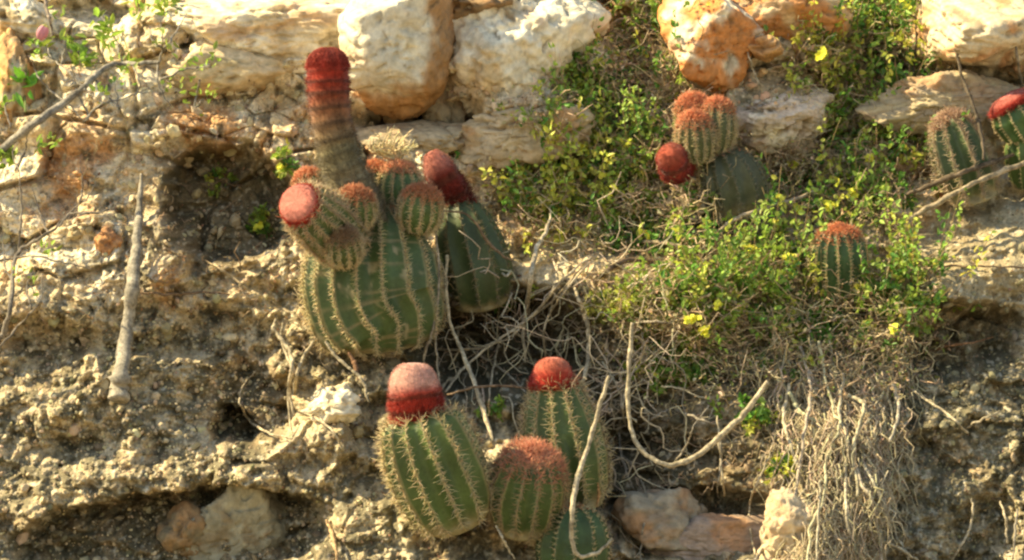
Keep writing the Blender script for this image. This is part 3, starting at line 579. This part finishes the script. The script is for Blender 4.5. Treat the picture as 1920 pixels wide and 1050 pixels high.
# left branch with twigs and leaves
def leafy(parent, name, base, n, spread, L, col, up=(0, -.4, .6)):
    a = Acc(); P0 = base + rng.normal(size=(n, 3)) * spread; n = int(n * 1.4); L = L * 1.25; P0 = base + rng.normal(size=(n, 3)) * spread; D = rng.normal(size=(n, 3)) + np.array(up)
    leaves(a, P0, D, rng.normal(size=(n, 3)) + np.array((-.3, -.5, .6)), L * (.6 + .7 * rng.random(n)), L * .5 * (.7 + .5 * rng.random(n)), vary(col, n, .35, .15))
    o = a.obj(name, M_leaf, parent); tag(o, kind='stuff'); o.data.transform(__import__('mathutils').Matrix.Translation(-parent.location)); return o
LG = (.30, .42, .08); LD = (.12, .26, .045); LY = (.56, .58, .11)
def branchy(name, label, cat, main, wd, col, twigs, leafspots, lift=.12, lcol=LG):
    loc = P(main[0][0], main[0][1], -lift); t = thing(name, label, cat, loc)
    strand('branch', None, main, wd, col, lift, parent=t, ends=False, wobble=2.5)
    for tw in twigs: strand('twig', None, tw, 5, col, lift, parent=t, ends=False, wobble=3, taper=.5)
    for (px, py, n, s, L) in leafspots: leafy(t, 'leaf_cluster', P(px, py, -lift), n, s, L, lcol)
    return t
t1 = branchy('leafy_branch', 'long grey arching branch with sparse green leaves at upper left', 'branch', [(-20, 300, 18), (60, 235, 18), (140, 178, 17), (200, 126, 14), (250, 120, 11), (300, 116, 9)], 10, (.27, .24, .2),
    [[(160, 222), (190, 195), (230, 185), (280, 165)], [(300, 116), (305, 70), (300, 35)], [(308, 92), (330, 60), (350, 25)], [(310, 95), (286, 75), (282, 50)], [(295, 120), (298, 160), (320, 200)], [(145, 175), (165, 215), (155, 225), (130, 195)],
     [(160, 170), (130, 135), (95, 105), (85, 60)], [(115, 120), (125, 70)], [(230, 120), (215, 70), (190, 30)], [(375, 150), (365, 200), (380, 185)], [(300, 150), (350, 130), (400, 125)], [(120, 190), (75, 150), (60, 110)], [(180, 150), (220, 200), (215, 160)], [(250, 122), (262, 160), (245, 190)]],
    [(145, 95, 22, .020, .03), (160, 110, 14, .015, .03), (195, 50, 16, .018, .03), (200, 75, 10, .015, .03), (70, 90, 12, .015, .024), (310, 10, 30, .03, .028), (285, 25, 12, .03, .028), (255, 15, 8, .02, .025), (235, 120, 9, .015, .022), (305, 75, 8, .015, .022), (330, 150, 12, .03, .02), (390, 115, 9, .02, .02), (400, 170, 6, .015, .02), (115, 30, 6, .02, .02), (190, 175, 7, .015, .02), (228, 140, 10, .02, .02), (365, 185, 8, .02, .02)])
t2 = branchy('bare_shrub', 'bare dark twiggy shrub at the left edge', 'shrub', [(-10, 650, 12), (15, 600, 11), (24, 520, 10), (30, 480, 9), (60, 455, 8), (100, 430, 6), (135, 395, 4)], 9, (.20, .17, .14),
    [[(35, 470), (40, 400), (36, 330), (15, 260)], [(0, 650), (40, 605), (75, 565), (80, 520)], [(90, 440), (75, 400), (60, 350)], [(-10, 490), (60, 480), (110, 490), (175, 505)], [(110, 425), (140, 390), (165, 370), (180, 340)], [(130, 400), (200, 395), (230, 370)], [(25, 530), (10, 500), (5, 450)], [(60, 580), (50, 540), (62, 510)], [(28, 320), (48, 280), (50, 250)], [(20, 240), (10, 200), (20, 190)], [(150, 380), (155, 350), (152, 315)]],
    [(90, 470, 9, .012, .02), (50, 520, 8, .02, .016), (12, 300, 14, .014, .03), (8, 195, 10, .012, .022), (75, 270, 6, .01, .02), (100, 268, 6, .01, .02)], lift=.14)
t3 = thing('sapling', 'small bright green leafy seedling at the left edge near the top', 'plant', P(40, 190, -.05))
strand('stem', None, [(48, 210), (46, 170), (50, 120)], 5, (.2, .25, .1), .06, parent=t3, ends=False); leafy(t3, 'leaf_cluster', P(45, 160, -.08), 26, .022, .036, (.2, .42, .06))
t4 = thing('flower_twig', 'hanging twig with a single pink flower bud in the top left corner', 'twig', P(88, 0, -.16))
strand('twig', None, [(82, -20), (88, 20), (95, 45), (98, 65), (90, 78)], 8, (.25, .2, .16), .18, parent=t4, ends=False)
v, f = ICO[5]; bp = P(80, 60, -.19); k_ = (v[:, 2:3] + 1) / 2
vv = v * np.array((.017, .017, .027)) * (1 - .25 * np.abs(k_ - .4)); an = .45; vv = np.stack([vv[:, 0] * math.cos(an) + vv[:, 2] * math.sin(an), vv[:, 1], -vv[:, 0] * math.sin(an) + vv[:, 2] * math.cos(an)], -1)
vv = vv * (1 + .05 * np.sin(np.arctan2(v[:, 1], v[:, 0]) * 5))[:, None]
bo = link('flower_bud', mesh('flower_bud', vv + bp - np.array(t4.location), f, np.where(k_ > .85, (.55, .55, .18), np.array((.62, .30, .36)) * (.8 + .3 * k_))), t4, M_petal)
G1 = 'dry stems and vines across the slope'
fr = lambda y, *d: [y + q for q in d]
yc = yC
VN = [
 ('vine', 'pale curved stem with a hooked top left of the red capped back cactus', [(1035, 350, 3), (1033, 400, 4), (1024, 432, 9), (1005, 470, 10), (995, 520, 12), (988, 580, 10), (981, 620, 8), (985, 680, 6)], (.56, .47, .34), .2),
 ('vine', 'pale crooked stem standing right of the short red cap', [(1078, 540, 6), (1090, 575, 8), (1102, 610, 12), (1104, 650, 10), (1098, 700, 9), (1075, 745, 9), (1060, 775, 7)], PALEW, .19),
 ('vine', 'thick stem running down from the big cactus to the front cap gap', [(838, 478, 7), (836, 540, 8), (843, 600, 8), (862, 650, 8), (885, 705, 10), (905, 765, 11), (925, 828, 6)], PALEW, .16),
 ('vine', 'thin stem hugging the right side of the biggest cactus', [(815, 430, 4), (823, 500, 5), (820, 570, 5), (808, 630, 6), (795, 670, 6), (800, 700, 4)], GREYW, .2),
 ('vine', 'thin stem dropping beside the widest pink cap', [(822, 560, 3), (816, 620, 4), (820, 680, 4), (826, 740, 4)], GREYW, .15),
 ('vine', 'long thin vine rising right from the front caps to the weeds', [(835, 735, 5), (870, 690, 6), (930, 640, 6), (1000, 590, 7), (1060, 520, 6), (1110, 480, 4)], (.54, .45, .32), .22),
 ('vine', 'second thin vine crossing below the long rising one', [(820, 655, 5), (880, 655, 6), (950, 635, 6), (990, 600, 6), (1040, 560, 5), (1090, 500, 4)], PALEW, .2),
 ('vine', 'looping thin stem above the short red cap', [(1022, 668, 4), (1020, 620, 5), (1035, 580, 6), (1065, 540, 5), (1100, 495, 3)], (.54, .45, .32), .23),
 ('vine', 'thin twig slanting down to the gap between the two caps', [(935, 645, 4), (925, 690, 5), (918, 740, 5), (916, 780, 4)], PALEW, .2),
 ('vine', 'thin stalk crossing toward the short red cap', [(860, 640, 3), (900, 665, 4), (950, 700, 4), (985, 735, 3)], GREYW, .1),
 ('vine', 'faint horizontal twig behind the two red caps', [(838, 740, 3), (900, 725, 4), (970, 725, 4), (1000, 735, 3)], BROWNW, .06),
 ('vine', 'stem slanting behind the big cactus shoulder at right', [(700, 385, 3), (760, 400, 3), (870, 400, 5), (920, 460, 7), (960, 490, 4)], BROWNW, .2),
 ('branch', 'thick shaded branch lying right of the biggest cactus', [(845, 570, 12), (880, 562, 16), (930, 552, 14), (985, 545, 9)], (.2, .155, .11), .06),
 ('root', 'pale double root hanging left below the biggest cactus', [(518, 598, 6), (514, 618, 8), (535, 645, 9), (548, 680, 9), (542, 730, 7), (552, 780, 6)], PALEW, .12),
 ('root', 'thinner root twisting beside the pale double root', [(530, 605, 4), (528, 640, 5), (545, 690, 5), (540, 745, 5), (548, 820, 4)], PALEW, .1),
 ('root', 'short root forking from the foot of the biggest cactus', [(590, 640, 7), (570, 668, 8), (556, 705, 8), (552, 740, 6)], PALEW, .1),
 ('root', 'curved root dropping from the cactus foot over the cream lump', [(610, 640, 6), (630, 668, 7), (655, 690, 7), (680, 715, 7), (690, 752, 5)], (.42, .35, .24), .1),
 ('root', 'brown root coming straight out of the cactus base', [(655, 660, 7), (668, 690, 12), (672, 712, 4)], (.22, .12, .07), .12),
 ('vine', 'thin wiry loop in front of the dark hole at left', [(480, 695, 2), (455, 725, 3), (450, 755, 5), (470, 790, 6), (505, 812, 5), (548, 822, 4)], PALEW, .12),
 ('root', 'fine root arching over the ground left of the front cactus', [(560, 770, 3), (595, 785, 4), (625, 810, 4), (642, 840, 3)], PALEW, .07),
 ('branch', 'long pale stem sweeping in an arc right of the front group', [(1186, 605, 8), (1180, 680, 9), (1178, 760, 10), (1188, 820, 10), (1215, 855, 10), (1260, 872, 11), (1310, 852, 12), (1365, 805, 13), (1400, 770, 12), (1440, 715, 9)], PALEW, .17),
 ('vine', 'straight twig joining the sweeping arc stem near the top', [(1190, 605, 5), (1230, 603, 5), (1265, 607, 4)], GREYW, .14),
 ('branch', 'long pale stem bending in front of the front group at right', [(1142, 705, 7), (1125, 760, 9), (1105, 830, 10), (1085, 890, 12), (1074, 945, 11), (1072, 1000, 10), (1082, 1040, 9), (1115, 1038, 8), (1150, 1012, 6)], PALEW, .20),
 ('vine', 'thin twig leaning on the front cactus base', [(930, 985, 3), (945, 1015, 4), (965, 1048, 3)], PALEW, .22),
 ('vine', 'thin stem crossing behind the arc stem', [(1060, 740, 4), (1110, 730, 5), (1150, 705, 5), (1185, 690, 4)], GREYW, .08),
 ('vine', 'thin twig rising from the arc stem to the weeds', [(1172, 800, 3), (1165, 740, 4), (1195, 690, 4), (1260, 640, 3)], GREYW, .10),
 ('vine', 'fine shaded root hanging right of the low green cactus', [(1165, 850, 4), (1190, 880, 4), (1212, 930, 5), (1205, 1000, 4), (1200, 1050, 3)], GREYW, .1),
 ('vine', 'curled shaded rootlet beside the bending stem', [(1160, 790, 3), (1165, 850, 4), (1180, 900, 4), (1195, 930, 3)], GREYW, .09),
 ('vine', 'short orange twig beside the bending pale stem', [(1120, 905, 3), (1123, 925, 6), (1118, 950, 3)], (.5, .27, .12), .12),
 ('branch', 'pale fallen branch above the lone round cactus, at left', [(1340, 440, 5), (1372, 415, 10), (1420, 395, 9), (1500, 370, 7), (1560, 345, 4)], (.46, .36, .25), .2),
 ('branch', 'thin pale diagonal branch right of the three headed cactus', [(1350, 440, 4), (1390, 400, 4), (1440, 400, 3)], (.40, .32, .22), .1),
 ('branch', 'straight pale branch slanting below the cactus at right', [(1700, 412, 6), (1745, 388, 13), (1810, 352, 12), (1870, 325, 13), (1940, 300, 11)], (.38, .30, .2), .14),
 ('branch', 'dark fallen branch crossing the ribbed cactus at right', [(1700, 365, 6), (1750, 345, 12), (1800, 325, 13), (1850, 308, 12), (1900, 290, 7)], (.15, .11, .075), .17),
 ('vine', 'dark upright stem left of the tilted red cap', [(1790, 60, 5), (1800, 130, 7), (1822, 190, 9), (1840, 250, 8), (1845, 300, 7)], DARKW, .12),
 ('vine', 'thin grey twig fork in the top right corner', [(1915, 160, 6), (1905, 90, 6), (1900, 30, 5), (1895, -20, 4)], GREYW, .2),
 ('vine', 'thin side twig meeting the fork in the top right corner', [(1906, 45, 4), (1885, 15, 4), (1870, -15, 3)], GREYW, .2),
 ('vine', 'dark vertical twig among the weeds left of the top right boulder', [(1715, -10, 4), (1718, 80, 5), (1712, 150, 5), (1722, 220, 3)], DARKW, .1),
 ('vine', 'pale thin upright stalk through the weeds at upper right', [(1740, 130, 3), (1738, 180, 4), (1732, 240, 4), (1728, 275, 3)], PALEW, .1),
 ('vine', 'thin straight dark twig lying on bare soil at the right edge', [(1735, 500, 4), (1800, 499, 5), (1870, 500, 4), (1930, 502, 4)], BROWNW, .05),
 ('vine', 'reddish brown twig below the shaded hollow at right', [(1732, 662, 4), (1780, 648, 6), (1820, 643, 5), (1862, 632, 3)], (.36, .19, .1), .08),
 ('vine', 'thin hanging vine loop left of the vine tangle', [(1450, 830, 3), (1432, 880, 4), (1410, 930, 5), (1405, 980, 5), (1418, 1050, 4)], PALEW, .09),
 ('vine', 'diagonal stick at the bottom crossing the thin vine loop', [(1455, 1000, 7), (1430, 1030, 7), (1412, 1055, 6)], GREYW, .09),
 ('vine', 'long stem running from the vine tangle to the right slope', [(1690, 715, 4), (1730, 745, 5), (1775, 775, 6), (1815, 812, 5)], PALEW, .07),
 ('vine', 'short pale twig touching the stem end on the right slope', [(1812, 802, 4), (1845, 785, 4), (1875, 772, 3)], PALEW, .06),
 ('vine', 'low runner curving out of the tangle to the bottom right', [(1630, 1012, 5), (1670, 1020, 6), (1705, 1040, 6), (1730, 1060, 5)], PALEW, .08),
 ('vine', 'upright pale twig near the lower right corner', [(1876, 940, 4), (1886, 975, 6), (1888, 1018, 5)], PALEW, .08),
 ('vine', 'forked pale twig left of the lower right corner', [(1822, 935, 3), (1824, 960, 5), (1815, 1000, 6), (1785, 1050, 4)], PALEW, .08),
 ('vine', 'thin vertical twig at the right edge near the bottom', [(1908, 955, 3), (1903, 1000, 4), (1900, 1050, 3)], GREYW, .08),
 ('twig', 'orange splinter of wood at the bottom left of the front cactus', [(612, 975, 5), (625, 1010, 9), (634, 1055, 7)], (.5, .33, .18), .05),
 ('vine', 'pale branch lying behind the weeds left of centre right', [(1195, 452, 5), (1240, 455, 8), (1280, 462, 7), (1330, 470, 5)], (.42, .33, .22), .12),
 ('vine', 'dark log like branch above the shaded pocket', [(1120, 520, 8), (1170, 490, 12), (1230, 488, 12), (1290, 478, 8)], (.16, .11, .075), .05),
 ('vine', 'pale crooked twig in the weeds above the lone cactus', [(1395, 75, 3), (1410, 125, 4), (1420, 150, 5), (1432, 178, 3)], PALEW, .08),
 ('twig', 'tiny pale curled shell like twig beside the dark leaning cactus', [(942, 500, 3), (941, 510, 5), (948, 517, 6), (957, 511, 5), (955, 500, 3)], (.7, .6, .45), .1),
 ('vine', 'thin brown twig on the ground left of the hollow base', [(385, 488, 3), (430, 515, 6), (470, 548, 4)], (.42, .32, .2), .04),
 ('twig', 'long thin root lying under the shaded hollow', [(262, 548, 3), (320, 552, 4), (390, 548, 4), (430, 552, 3)], BROWNW, .03),
]
FRONT = {'long pale stem bending in front': [yE - .12, yE - .15, yC - .14, yC - .12, yC - .08], 'thin twig leaning on the front': [yC - .10], 'thick stem running down': [yA - .02, yA - .06, yC + .02],
 'thin stem hugging': [yA - .10, yA - .10, yA - .04], 'thin stem dropping': [yA - .08, yA - .05], 'stem slanting behind the big': [yA - .02, yB - .12, yB - .10], 'straight pale branch slanting': [yI - .10, yI - .13, yJ - .10],
 'dark fallen branch crossing': [yI - .06, yI - .12, yJ - .06], 'dark upright stem left': [yI + .05, yI - .12], 'pale double root': [yA - .05, yA - .12], 'thinner root twisting': [yA - .04, yA - .12], 'curved root dropping': [yA - .16, yA - .22],
 'brown root coming': [yA - .13, yA - .18], 'long pale stem sweeping': [yE - .02, yE - .10, yE - .06], 'short orange twig': [yE - .08], 'faint horizontal twig': [yE + .02]}
VN += [
 ('vine', 'short side shoot rising from the low point of the sweeping arc stem', [(1262, 872, 5), (1290, 830, 4), (1300, 800, 3), (1330, 760, 3)], GREYW, .15),
 ('vine', 'thin forked shoot on the right part of the sweeping arc stem', [(1350, 822, 5), (1352, 870, 4), (1345, 920, 3), (1350, 940, 3)], GREYW, .13),
 ('vine', 'thin straight stalk hanging to the right of the sweeping arc stem', [(1345, 780, 3), (1350, 850, 4), (1358, 930, 4)], PALEW, .1),
 ('vine', 'pale twig fork at the top of the sweeping arc stem', [(1183, 700, 6), (1168, 760, 4), (1172, 800, 3)], PALEW, .15),
 ('vine', 'thin horizontal twig with a pale leaf above the arc of the long stem', [(1270, 770, 3), (1310, 785, 4), (1345, 798, 3)], GREYW, .12),
 ('vine', 'slanting twig above the bright leaf sprig in the dark soil', [(1200, 800, 4), (1240, 775, 4), (1262, 765, 3)], GREYW, .1),
]
for nm, lb, pts, col, lf in VN:
    fv = next((v for k, v in FRONT.items() if lb.startswith(k)), None)
    strand(nm, lb, pts, 5, col, lf, nm, wobble=2.2, front=fv if fv is None or len(fv) > 1 else fv * 2)
# hanging vines of the tangle that can be told apart
TV = [[(1535, 640), (1560, 760), (1575, 800), (1550, 860), (1545, 930), (1520, 990), (1515, 1060)], [(1590, 740), (1620, 760), (1610, 800), (1600, 850), (1610, 930)], [(1480, 720), (1470, 780), (1480, 830), (1500, 880)],
      [(1480, 735), (1500, 770), (1530, 790)], [(1540, 900), (1535, 960), (1530, 1060)], [(1620, 870), (1650, 930), (1680, 1000), (1705, 1050)], [(1600, 870), (1640, 960), (1655, 1060)], [(1580, 700), (1575, 780), (1590, 830), (1585, 900), (1590, 1000)],
      [(1675, 720), (1685, 770), (1670, 830)], [(1500, 650), (1520, 720), (1510, 800), (1500, 870), (1490, 940)]]
TL = ['thickest pale wavy vine hanging through the middle of the tangle', 'bent pale vine in the upper middle of the tangle', 'thin vine at the upper left edge of the tangle', 'short slanting vine at the upper left of the tangle', 'straight vine at the foot of the tangle over the cream rock',
      'vine leaving the tangle toward the lower right', 'steep vine at the lower right of the tangle', 'long wavy vine just right of the thickest one', 'short vine at the upper right of the tangle', 'long vine down the left side of the tangle']
for p, l in zip(TV, TL): strand('hanging_vine', l, p, rng.uniform(6, 9), vary((.52, .44, .31), 1, .15)[0], .06, 'vine', group='hanging dead vines', ends=False, wobble=4, taper=.8)
def wild(n, box, dirn, Ln, wpx, col, lift, name, label, cat, seg=8, wig=.012, amt=.35, mask=None):
    a = Acc(); k = 0
    while k < n:
        px = rng.uniform(box[0], box[2]); py = rng.uniform(box[1], box[3])
        if mask and not mask(px, py): continue
        k += 1; p0 = P(px, py, -lift * rng.random() ** 1.5); L = Ln * (.4 + .9 * rng.random()); d = unit(np.array(dirn(), float))
        s = np.linspace(0, 1, seg)[:, None]; c = p0 + d * L * s + np.stack([gn(s[:, 0] * 3 + k, s[:, 0] * 0 + k * .37, i) for i in range(3)], -1) * wig * 2
        hy = H(c[:, 0], c[:, 2]) - .002 - .4 * lift * rng.random(); c[:, 1] = np.minimum(c[:, 1], hy)
        c[:, 1] = np.convolve(np.pad(c[:, 1], 1, mode='edge'), (.25, .5, .25), 'valid')
        tube(a, c, np.linspace(1, .5, seg) * wpx * (.6 + .8 * rng.random()) * .5 * PXM, vary(col, 1, amt)[0], 4)
    o = a.obj(name, M_bark); return tag(o, label, cat, kind='stuff')
def ell(*E):
    def f(px, py):
        q = max((1.15 - math.hypot((px - e[0]) / e[2], (py - e[1]) / e[3])) * (e[4] if len(e) > 4 else 1) for e in E)
        return rng.random() < max(0, min(1, q * 1.6))
    return f
TM = ell((1570, 830, 120, 190), (1560, 700, 160, 70), (1540, 980, 90, 80))
wild(1100, (1420, 640, 1760, 1060), lambda: (rng.normal() * .28, -.5, -1), .17, 2.6, (.48, .39, .26), .07, 'dead_vine_tangle', 'matted curtain of dead pale vines hanging down the slope at lower right', 'dead vines', mask=TM, wig=.02)
WM = ell((1120, 330, 230, 160), (1420, 560, 330, 180), (1650, 180, 170, 230), (1230, 120, 130, 140), (1500, 330, 220, 130), (1600, 640, 180, 110), (1280, 700, 150, 60, .25))
wild(3200, (900, 0, 1780, 800), lambda: (rng.normal() * .8, -.7, rng.normal() * .5 + .25), .10, 2.2, (.50, .38, .24), .09, 'dry_undergrowth', 'dry brown stems and grass between the green weeds', 'dry grass', mask=WM, seg=5)
wild(300, (500, 440, 1450, 1060), lambda: (rng.normal(), -.5, rng.normal() * .7), .07, 2.0, (.38, .29, .19), .05, 'fine_rootlets', 'fine dry rootlets around the cactus group', 'rootlets', seg=6, mask=ell((620, 580, 90, 110), (1200, 800, 160, 200), (930, 620, 160, 90, .6), (1340, 860, 160, 120, .6), (570, 590, 60, 70)))
wild(260, (-10, 120, 520, 640), lambda: (rng.normal(), -.3, rng.normal() * .9 + .3), .05, 1.8, (.34, .24, .15), .02, 'scattered_twiglets', 'scattered dry twiglets on the cream rock at left', 'twigs', seg=5)
wild(120, (820, 430, 1300, 900), lambda: (rng.normal() * .7, -.6, rng.normal() * .9), .28, 2.9, (.50, .42, .30), .15, 'thin_vines', 'thin grey tan vines crossing the shaded ground between the cacti', 'thin vines', seg=12, wig=.03, mask=ell((930, 620, 140, 120), (1130, 650, 150, 200), (1180, 830, 110, 160)))
# curly dry tuft behind the cephalium
tf = thing('dry_root_tuft', 'tuft of curly straw coloured dry roots behind the big cactus offshoots', 'dry tuft', P(738, 318, -.08)); a = Acc(); b0 = at(738, 300, yA + .02)
for k in range(70):
    an = rng.uniform(-1.3, 1.25); h_ = rng.uniform(.06, .115) * (1 - .25 * abs(an)); s = np.linspace(0, 1, 9)
    c = b0 + np.stack([np.sin(an * s) * h_ * 1.05 + .008 * np.sin(s * 9 + k), rng.normal() * .03 * s - .02 * s, np.cos(an * .75) * h_ * (s - .38 * rng.random() * s ** 3) + .004 * np.cos(s * 8 + k)], -1)
    tube(a, c, np.linspace(.0024, .0013, 9), vary((.66, .55, .33), 1, .25)[0], 5)
o = a.obj('strands', M_bark, tf); o.data.transform(__import__('mathutils').Matrix.Translation(-tf.location)); tag(o, kind='stuff')
# ------------------------------------------------------------ leaf litter
a = Acc()
def litter(n, box, L, col, mask=None, amt=.45, lift=.03):
    pts = []
    while len(pts) < n:
        px = rng.uniform(box[0], box[2]); py = rng.uniform(box[1], box[3])
        if mask is None or mask(px, py): pts.append((px, py))
    q = np.array(pts); P0 = P(q[:, 0], q[:, 1]); P0[:, 1] -= lift * rng.random(n) ** 2 + .003
    leaves(a, P0, rng.normal(size=(n, 3)), rng.normal(size=(n, 3)) + np.array((-.2, -.8, .5)), L * (.5 + rng.random(n)), L * .55 * (.5 + rng.random(n)), vary(col, n, amt, .12), .3, .3)
litter(5000, (900, 0, 1780, 800), .013, (.40, .27, .16), WM, lift=.07); litter(7500, (900, 0, 1780, 800), .013, (.66, .52, .33), WM, lift=.11); litter(5000, (900, 0, 1780, 800), .013, (.34, .38, .11), WM, lift=.09)
litter(1500, (1400, 620, 1780, 1060), .012, (.36, .26, .16), TM); litter(700, (500, 440, 1450, 1060), .012, (.3, .2, .12)); litter(800, (-10, 30, 600, 620), .010, (.44, .28, .15)); litter(500, (1650, 350, 1930, 1050), .01, (.34, .26, .16))
o = a.obj('leaf_litter', M_litter, smooth=False); tag(o, 'dead brown leaf litter on the slope', 'leaf litter', kind='stuff')
# ------------------------------------------------------------ flowering weeds: each clump a plant
def weed(label, cx, cy, rx, ry, nst, flowers=(), col=LG, L=.0205, hgt=.115, name='flowering_weed', wood=(.30, .20, .11), dens=13):
    loc = P(cx, cy); t = thing(name, label, 'weed', loc, 'green weeds on the slope'); sa = Acc(); la = Acc()
    for k in range(int(nst * (1.0 if cx > 1180 and cy < 400 else 1.35))):
        u = rng.normal(size=2) * .48; u = u * 1.15; p0 = P(cx + u[0] * rx, cy + u[1] * ry, 0)
        d = unit(np.array((rng.normal() * .55, -.65 - .3 * rng.random(), .45 + .5 * rng.normal()))); h_ = hgt * (.4 + .8 * rng.random()) * (2.0 if (hgt > .1 and rng.random() < .28) else 1); d = unit(d + np.array((0, 0, .9)) * (h_ > hgt * 1.3)); s = np.linspace(0, 1, 6)[:, None]
        c = p0 + d * h_ * s + np.array((rng.normal() * .02, 0, .02)) * s ** 2
        tube(sa, c, np.linspace(.0013, .0006, 6), vary(wood, 1, .3)[0], 4)
        m = dens + rng.integers(0, 5) + (4 if h_ > hgt * 1.3 else 0); ts = .25 + .8 * rng.random(m); q = p0 + d * h_ * ts[:, None] + rng.normal(size=(m, 3)) * .006
        base = np.asarray(col) * (1 - .0) if rng.random() < .6 else (np.asarray(LY) if rng.random() < .5 else np.asarray(LD))
        leaves(la, q, rng.normal(size=(m, 3)) + d * .6, rng.normal(size=(m, 3)) * .7 + np.array((-.3, -.5, .7)), L * (.5 + .8 * rng.random(m)), L * .62 * (.6 + .6 * rng.random(m)), vary(base, m, .3, .12))
    tr = __import__('mathutils').Matrix.Translation(-t.location)
    o = sa.obj('stems', M_bark, t); o.data.transform(tr); tag(o, kind='stuff'); o = la.obj('foliage', M_leaf, t); o.data.transform(tr); tag(o, kind='stuff')
    for (fx, fy, n, s) in flowers:
        fa = Acc(); b = P(fx, fy, -hgt * 1.15); n = int(n * 1.3)
        cs = b + rng.normal(size=(n, 3)) * s * np.array((1, .6, 1))
        for c in cs:
            ang = np.arange(5) * 1.2566 + rng.random(); nn = unit(np.array((rng.normal() * .4 - .3, -.8, .5 + rng.normal() * .3))); aa = unit(np.cross(nn, (0, 0, 1.))); bb = np.cross(nn, aa)
            D = np.cos(ang)[:, None] * aa + np.sin(ang)[:, None] * bb + nn * .3
            leaves(fa, np.repeat(c[None], 5, 0), D, np.repeat(nn[None], 5, 0), .0105, .0095, vary((.85, .82, .12), 5, .12, .05), .1, .05)
        o = fa.obj('flower_cluster', M_petal, t); o.data.transform(tr)
    return t
weed('weeds at the top edge left of the orange and white boulder', 1225, 55, 90, 85, 60)
weed('small leafy vine climbing the limestone outcrop', 1080, 95, 60, 55, 16, hgt=.05)
weed('sparse weeds below the outcrop at the end of the ledge', 1130, 170, 80, 50, 34, hgt=.06)
weed('large bright green weed bush left of the three headed cactus', 1110, 285, 160, 80, 165, [(1087, 282, 7, .007)])
weed('yellow green weeds right of the dark leaning cactus', 1010, 350, 90, 60, 60, col=LY)
weed('shaded weeds just left of the red ball cap', 1185, 365, 70, 75, 70, [(1212, 445, 3, .006)], hgt=.085)
weed('dark weeds under the three headed cactus', 1235, 440, 90, 45, 50, col=LD, hgt=.07)
weed('bright green flowering weeds below and left of the lone round cactus', 1350, 570, 150, 60, 130, [(1296, 597, 9, .008), (1320, 620, 7, .006), (1345, 572, 4, .006)])
weed('weeds in front of the lone round cactus base', 1575, 548, 95, 30, 44, hgt=.05)
weed('weeds right of the lone round cactus', 1695, 550, 70, 80, 62, [(1675, 617, 5, .007)])
weed('flowering weeds left of the lone round cactus', 1450, 490, 90, 45, 48, [(1413, 466, 7, .007), (1480, 481, 7, .007)])
weed('flowering weeds above the lone round cactus', 1580, 385, 90, 36, 34, [(1600, 360, 8, .007), (1559, 386, 9, .008), (1497, 393, 5, .006)])
weed('flowering weeds at the top between the rounded orange rock and twigs', 1555, 75, 70, 80, 70, [(1540, 103, 13, .010), (1698, 8, 4, .006)], col=LY)
weed('dark leafy weeds left of the top right boulder', 1690, 130, 95, 120, 105, [(1608, 265, 4, .006)], col=LD)
weed('weeds left of the ribbed cactus at right', 1650, 235, 110, 60, 75, [(1666, 218, 4, .006), (1630, 298, 7, .007), (1757, 262, 6, .007)])
weed('weeds right of the pinkish white rock', 1555, 200, 60, 70, 40)
weed('small flowering sprig right of the three headed cactus', 1404, 245, 22, 18, 9, [(1400, 232, 6, .006), (1412, 255, 5, .006)], hgt=.05)
weed('tiny flowering sprig below the pinkish white rock', 1488, 312, 24, 20, 9, [(1487, 308, 7, .006)], hgt=.05)
weed('low green weeds below the shaded pocket', 1240, 670, 70, 50, 40, hgt=.06)
weed('yellow green weeds on the sunlit bank right of the crooked stem', 1185, 580, 70, 26, 44, col=(.34, .36, .09), hgt=.05)
weed('dull green weeds under the lone round cactus', 1540, 640, 130, 50, 50, hgt=.06, col=LD)
weed('flowering sprig on the left side of the vine tangle', 1467, 872, 28, 20, 12, [(1456, 868, 8, .007), (1482, 868, 7, .006)], hgt=.05)
weed('dull olive leaves beside the dark leaning cactus foot', 958, 565, 32, 12, 14, hgt=.04, col=(.14, .17, .04))
weed('tiny yellow flowered sprig left of the tall banded column', 533, 305, 12, 24, 8, [(528, 322, 4, .005), (526, 308, 3, .005)], hgt=.04)
weed('tiny yellow flowered sprig beside the left arm of the biggest cactus', 492, 418, 18, 16, 9, [(485, 424, 6, .006)], hgt=.04)
weed('little green leaves in the dark hollow', 412, 335, 20, 14, 4, hgt=.03)
weed('leaf spray where the arc stem meets the weeds', 1410, 785, 38, 22, 16, hgt=.05)
weed('low leaves at the foot of the yellow green bank', 1290, 700, 40, 26, 22, hgt=.05, col=(.2, .33, .07))
weed('lone bright leaf sprig behind the two front caps', 935, 770, 14, 8, 4, hgt=.03)
weed('upper edge weeds between rounded orange rock and top right boulder', 1640, 30, 90, 50, 60)
weed('weeds hanging in front of the grey green base of the three headed cactus', 1385, 402, 75, 22, 16, hgt=.04)
weed('weeds along the slope between the ribbed cactus and lone round cactus', 1650, 330, 110, 50, 50, col=LD)
weed('little green sprigs in front of the ribbed cactus at right', 1768, 262, 24, 14, 9, hgt=.06, col=LY)
weed('bright yellow green weeds reaching left toward the dark leaning cactus', 1045, 400, 80, 40, 34, col=LY)
weed('bright loose leaf clump at the left tip of the large weed bush', 985, 262, 55, 38, 22, col=LY, hgt=.08)
weed('leafy twig top right of the limestone outcrop', 1010, 40, 50, 40, 6, hgt=.05)
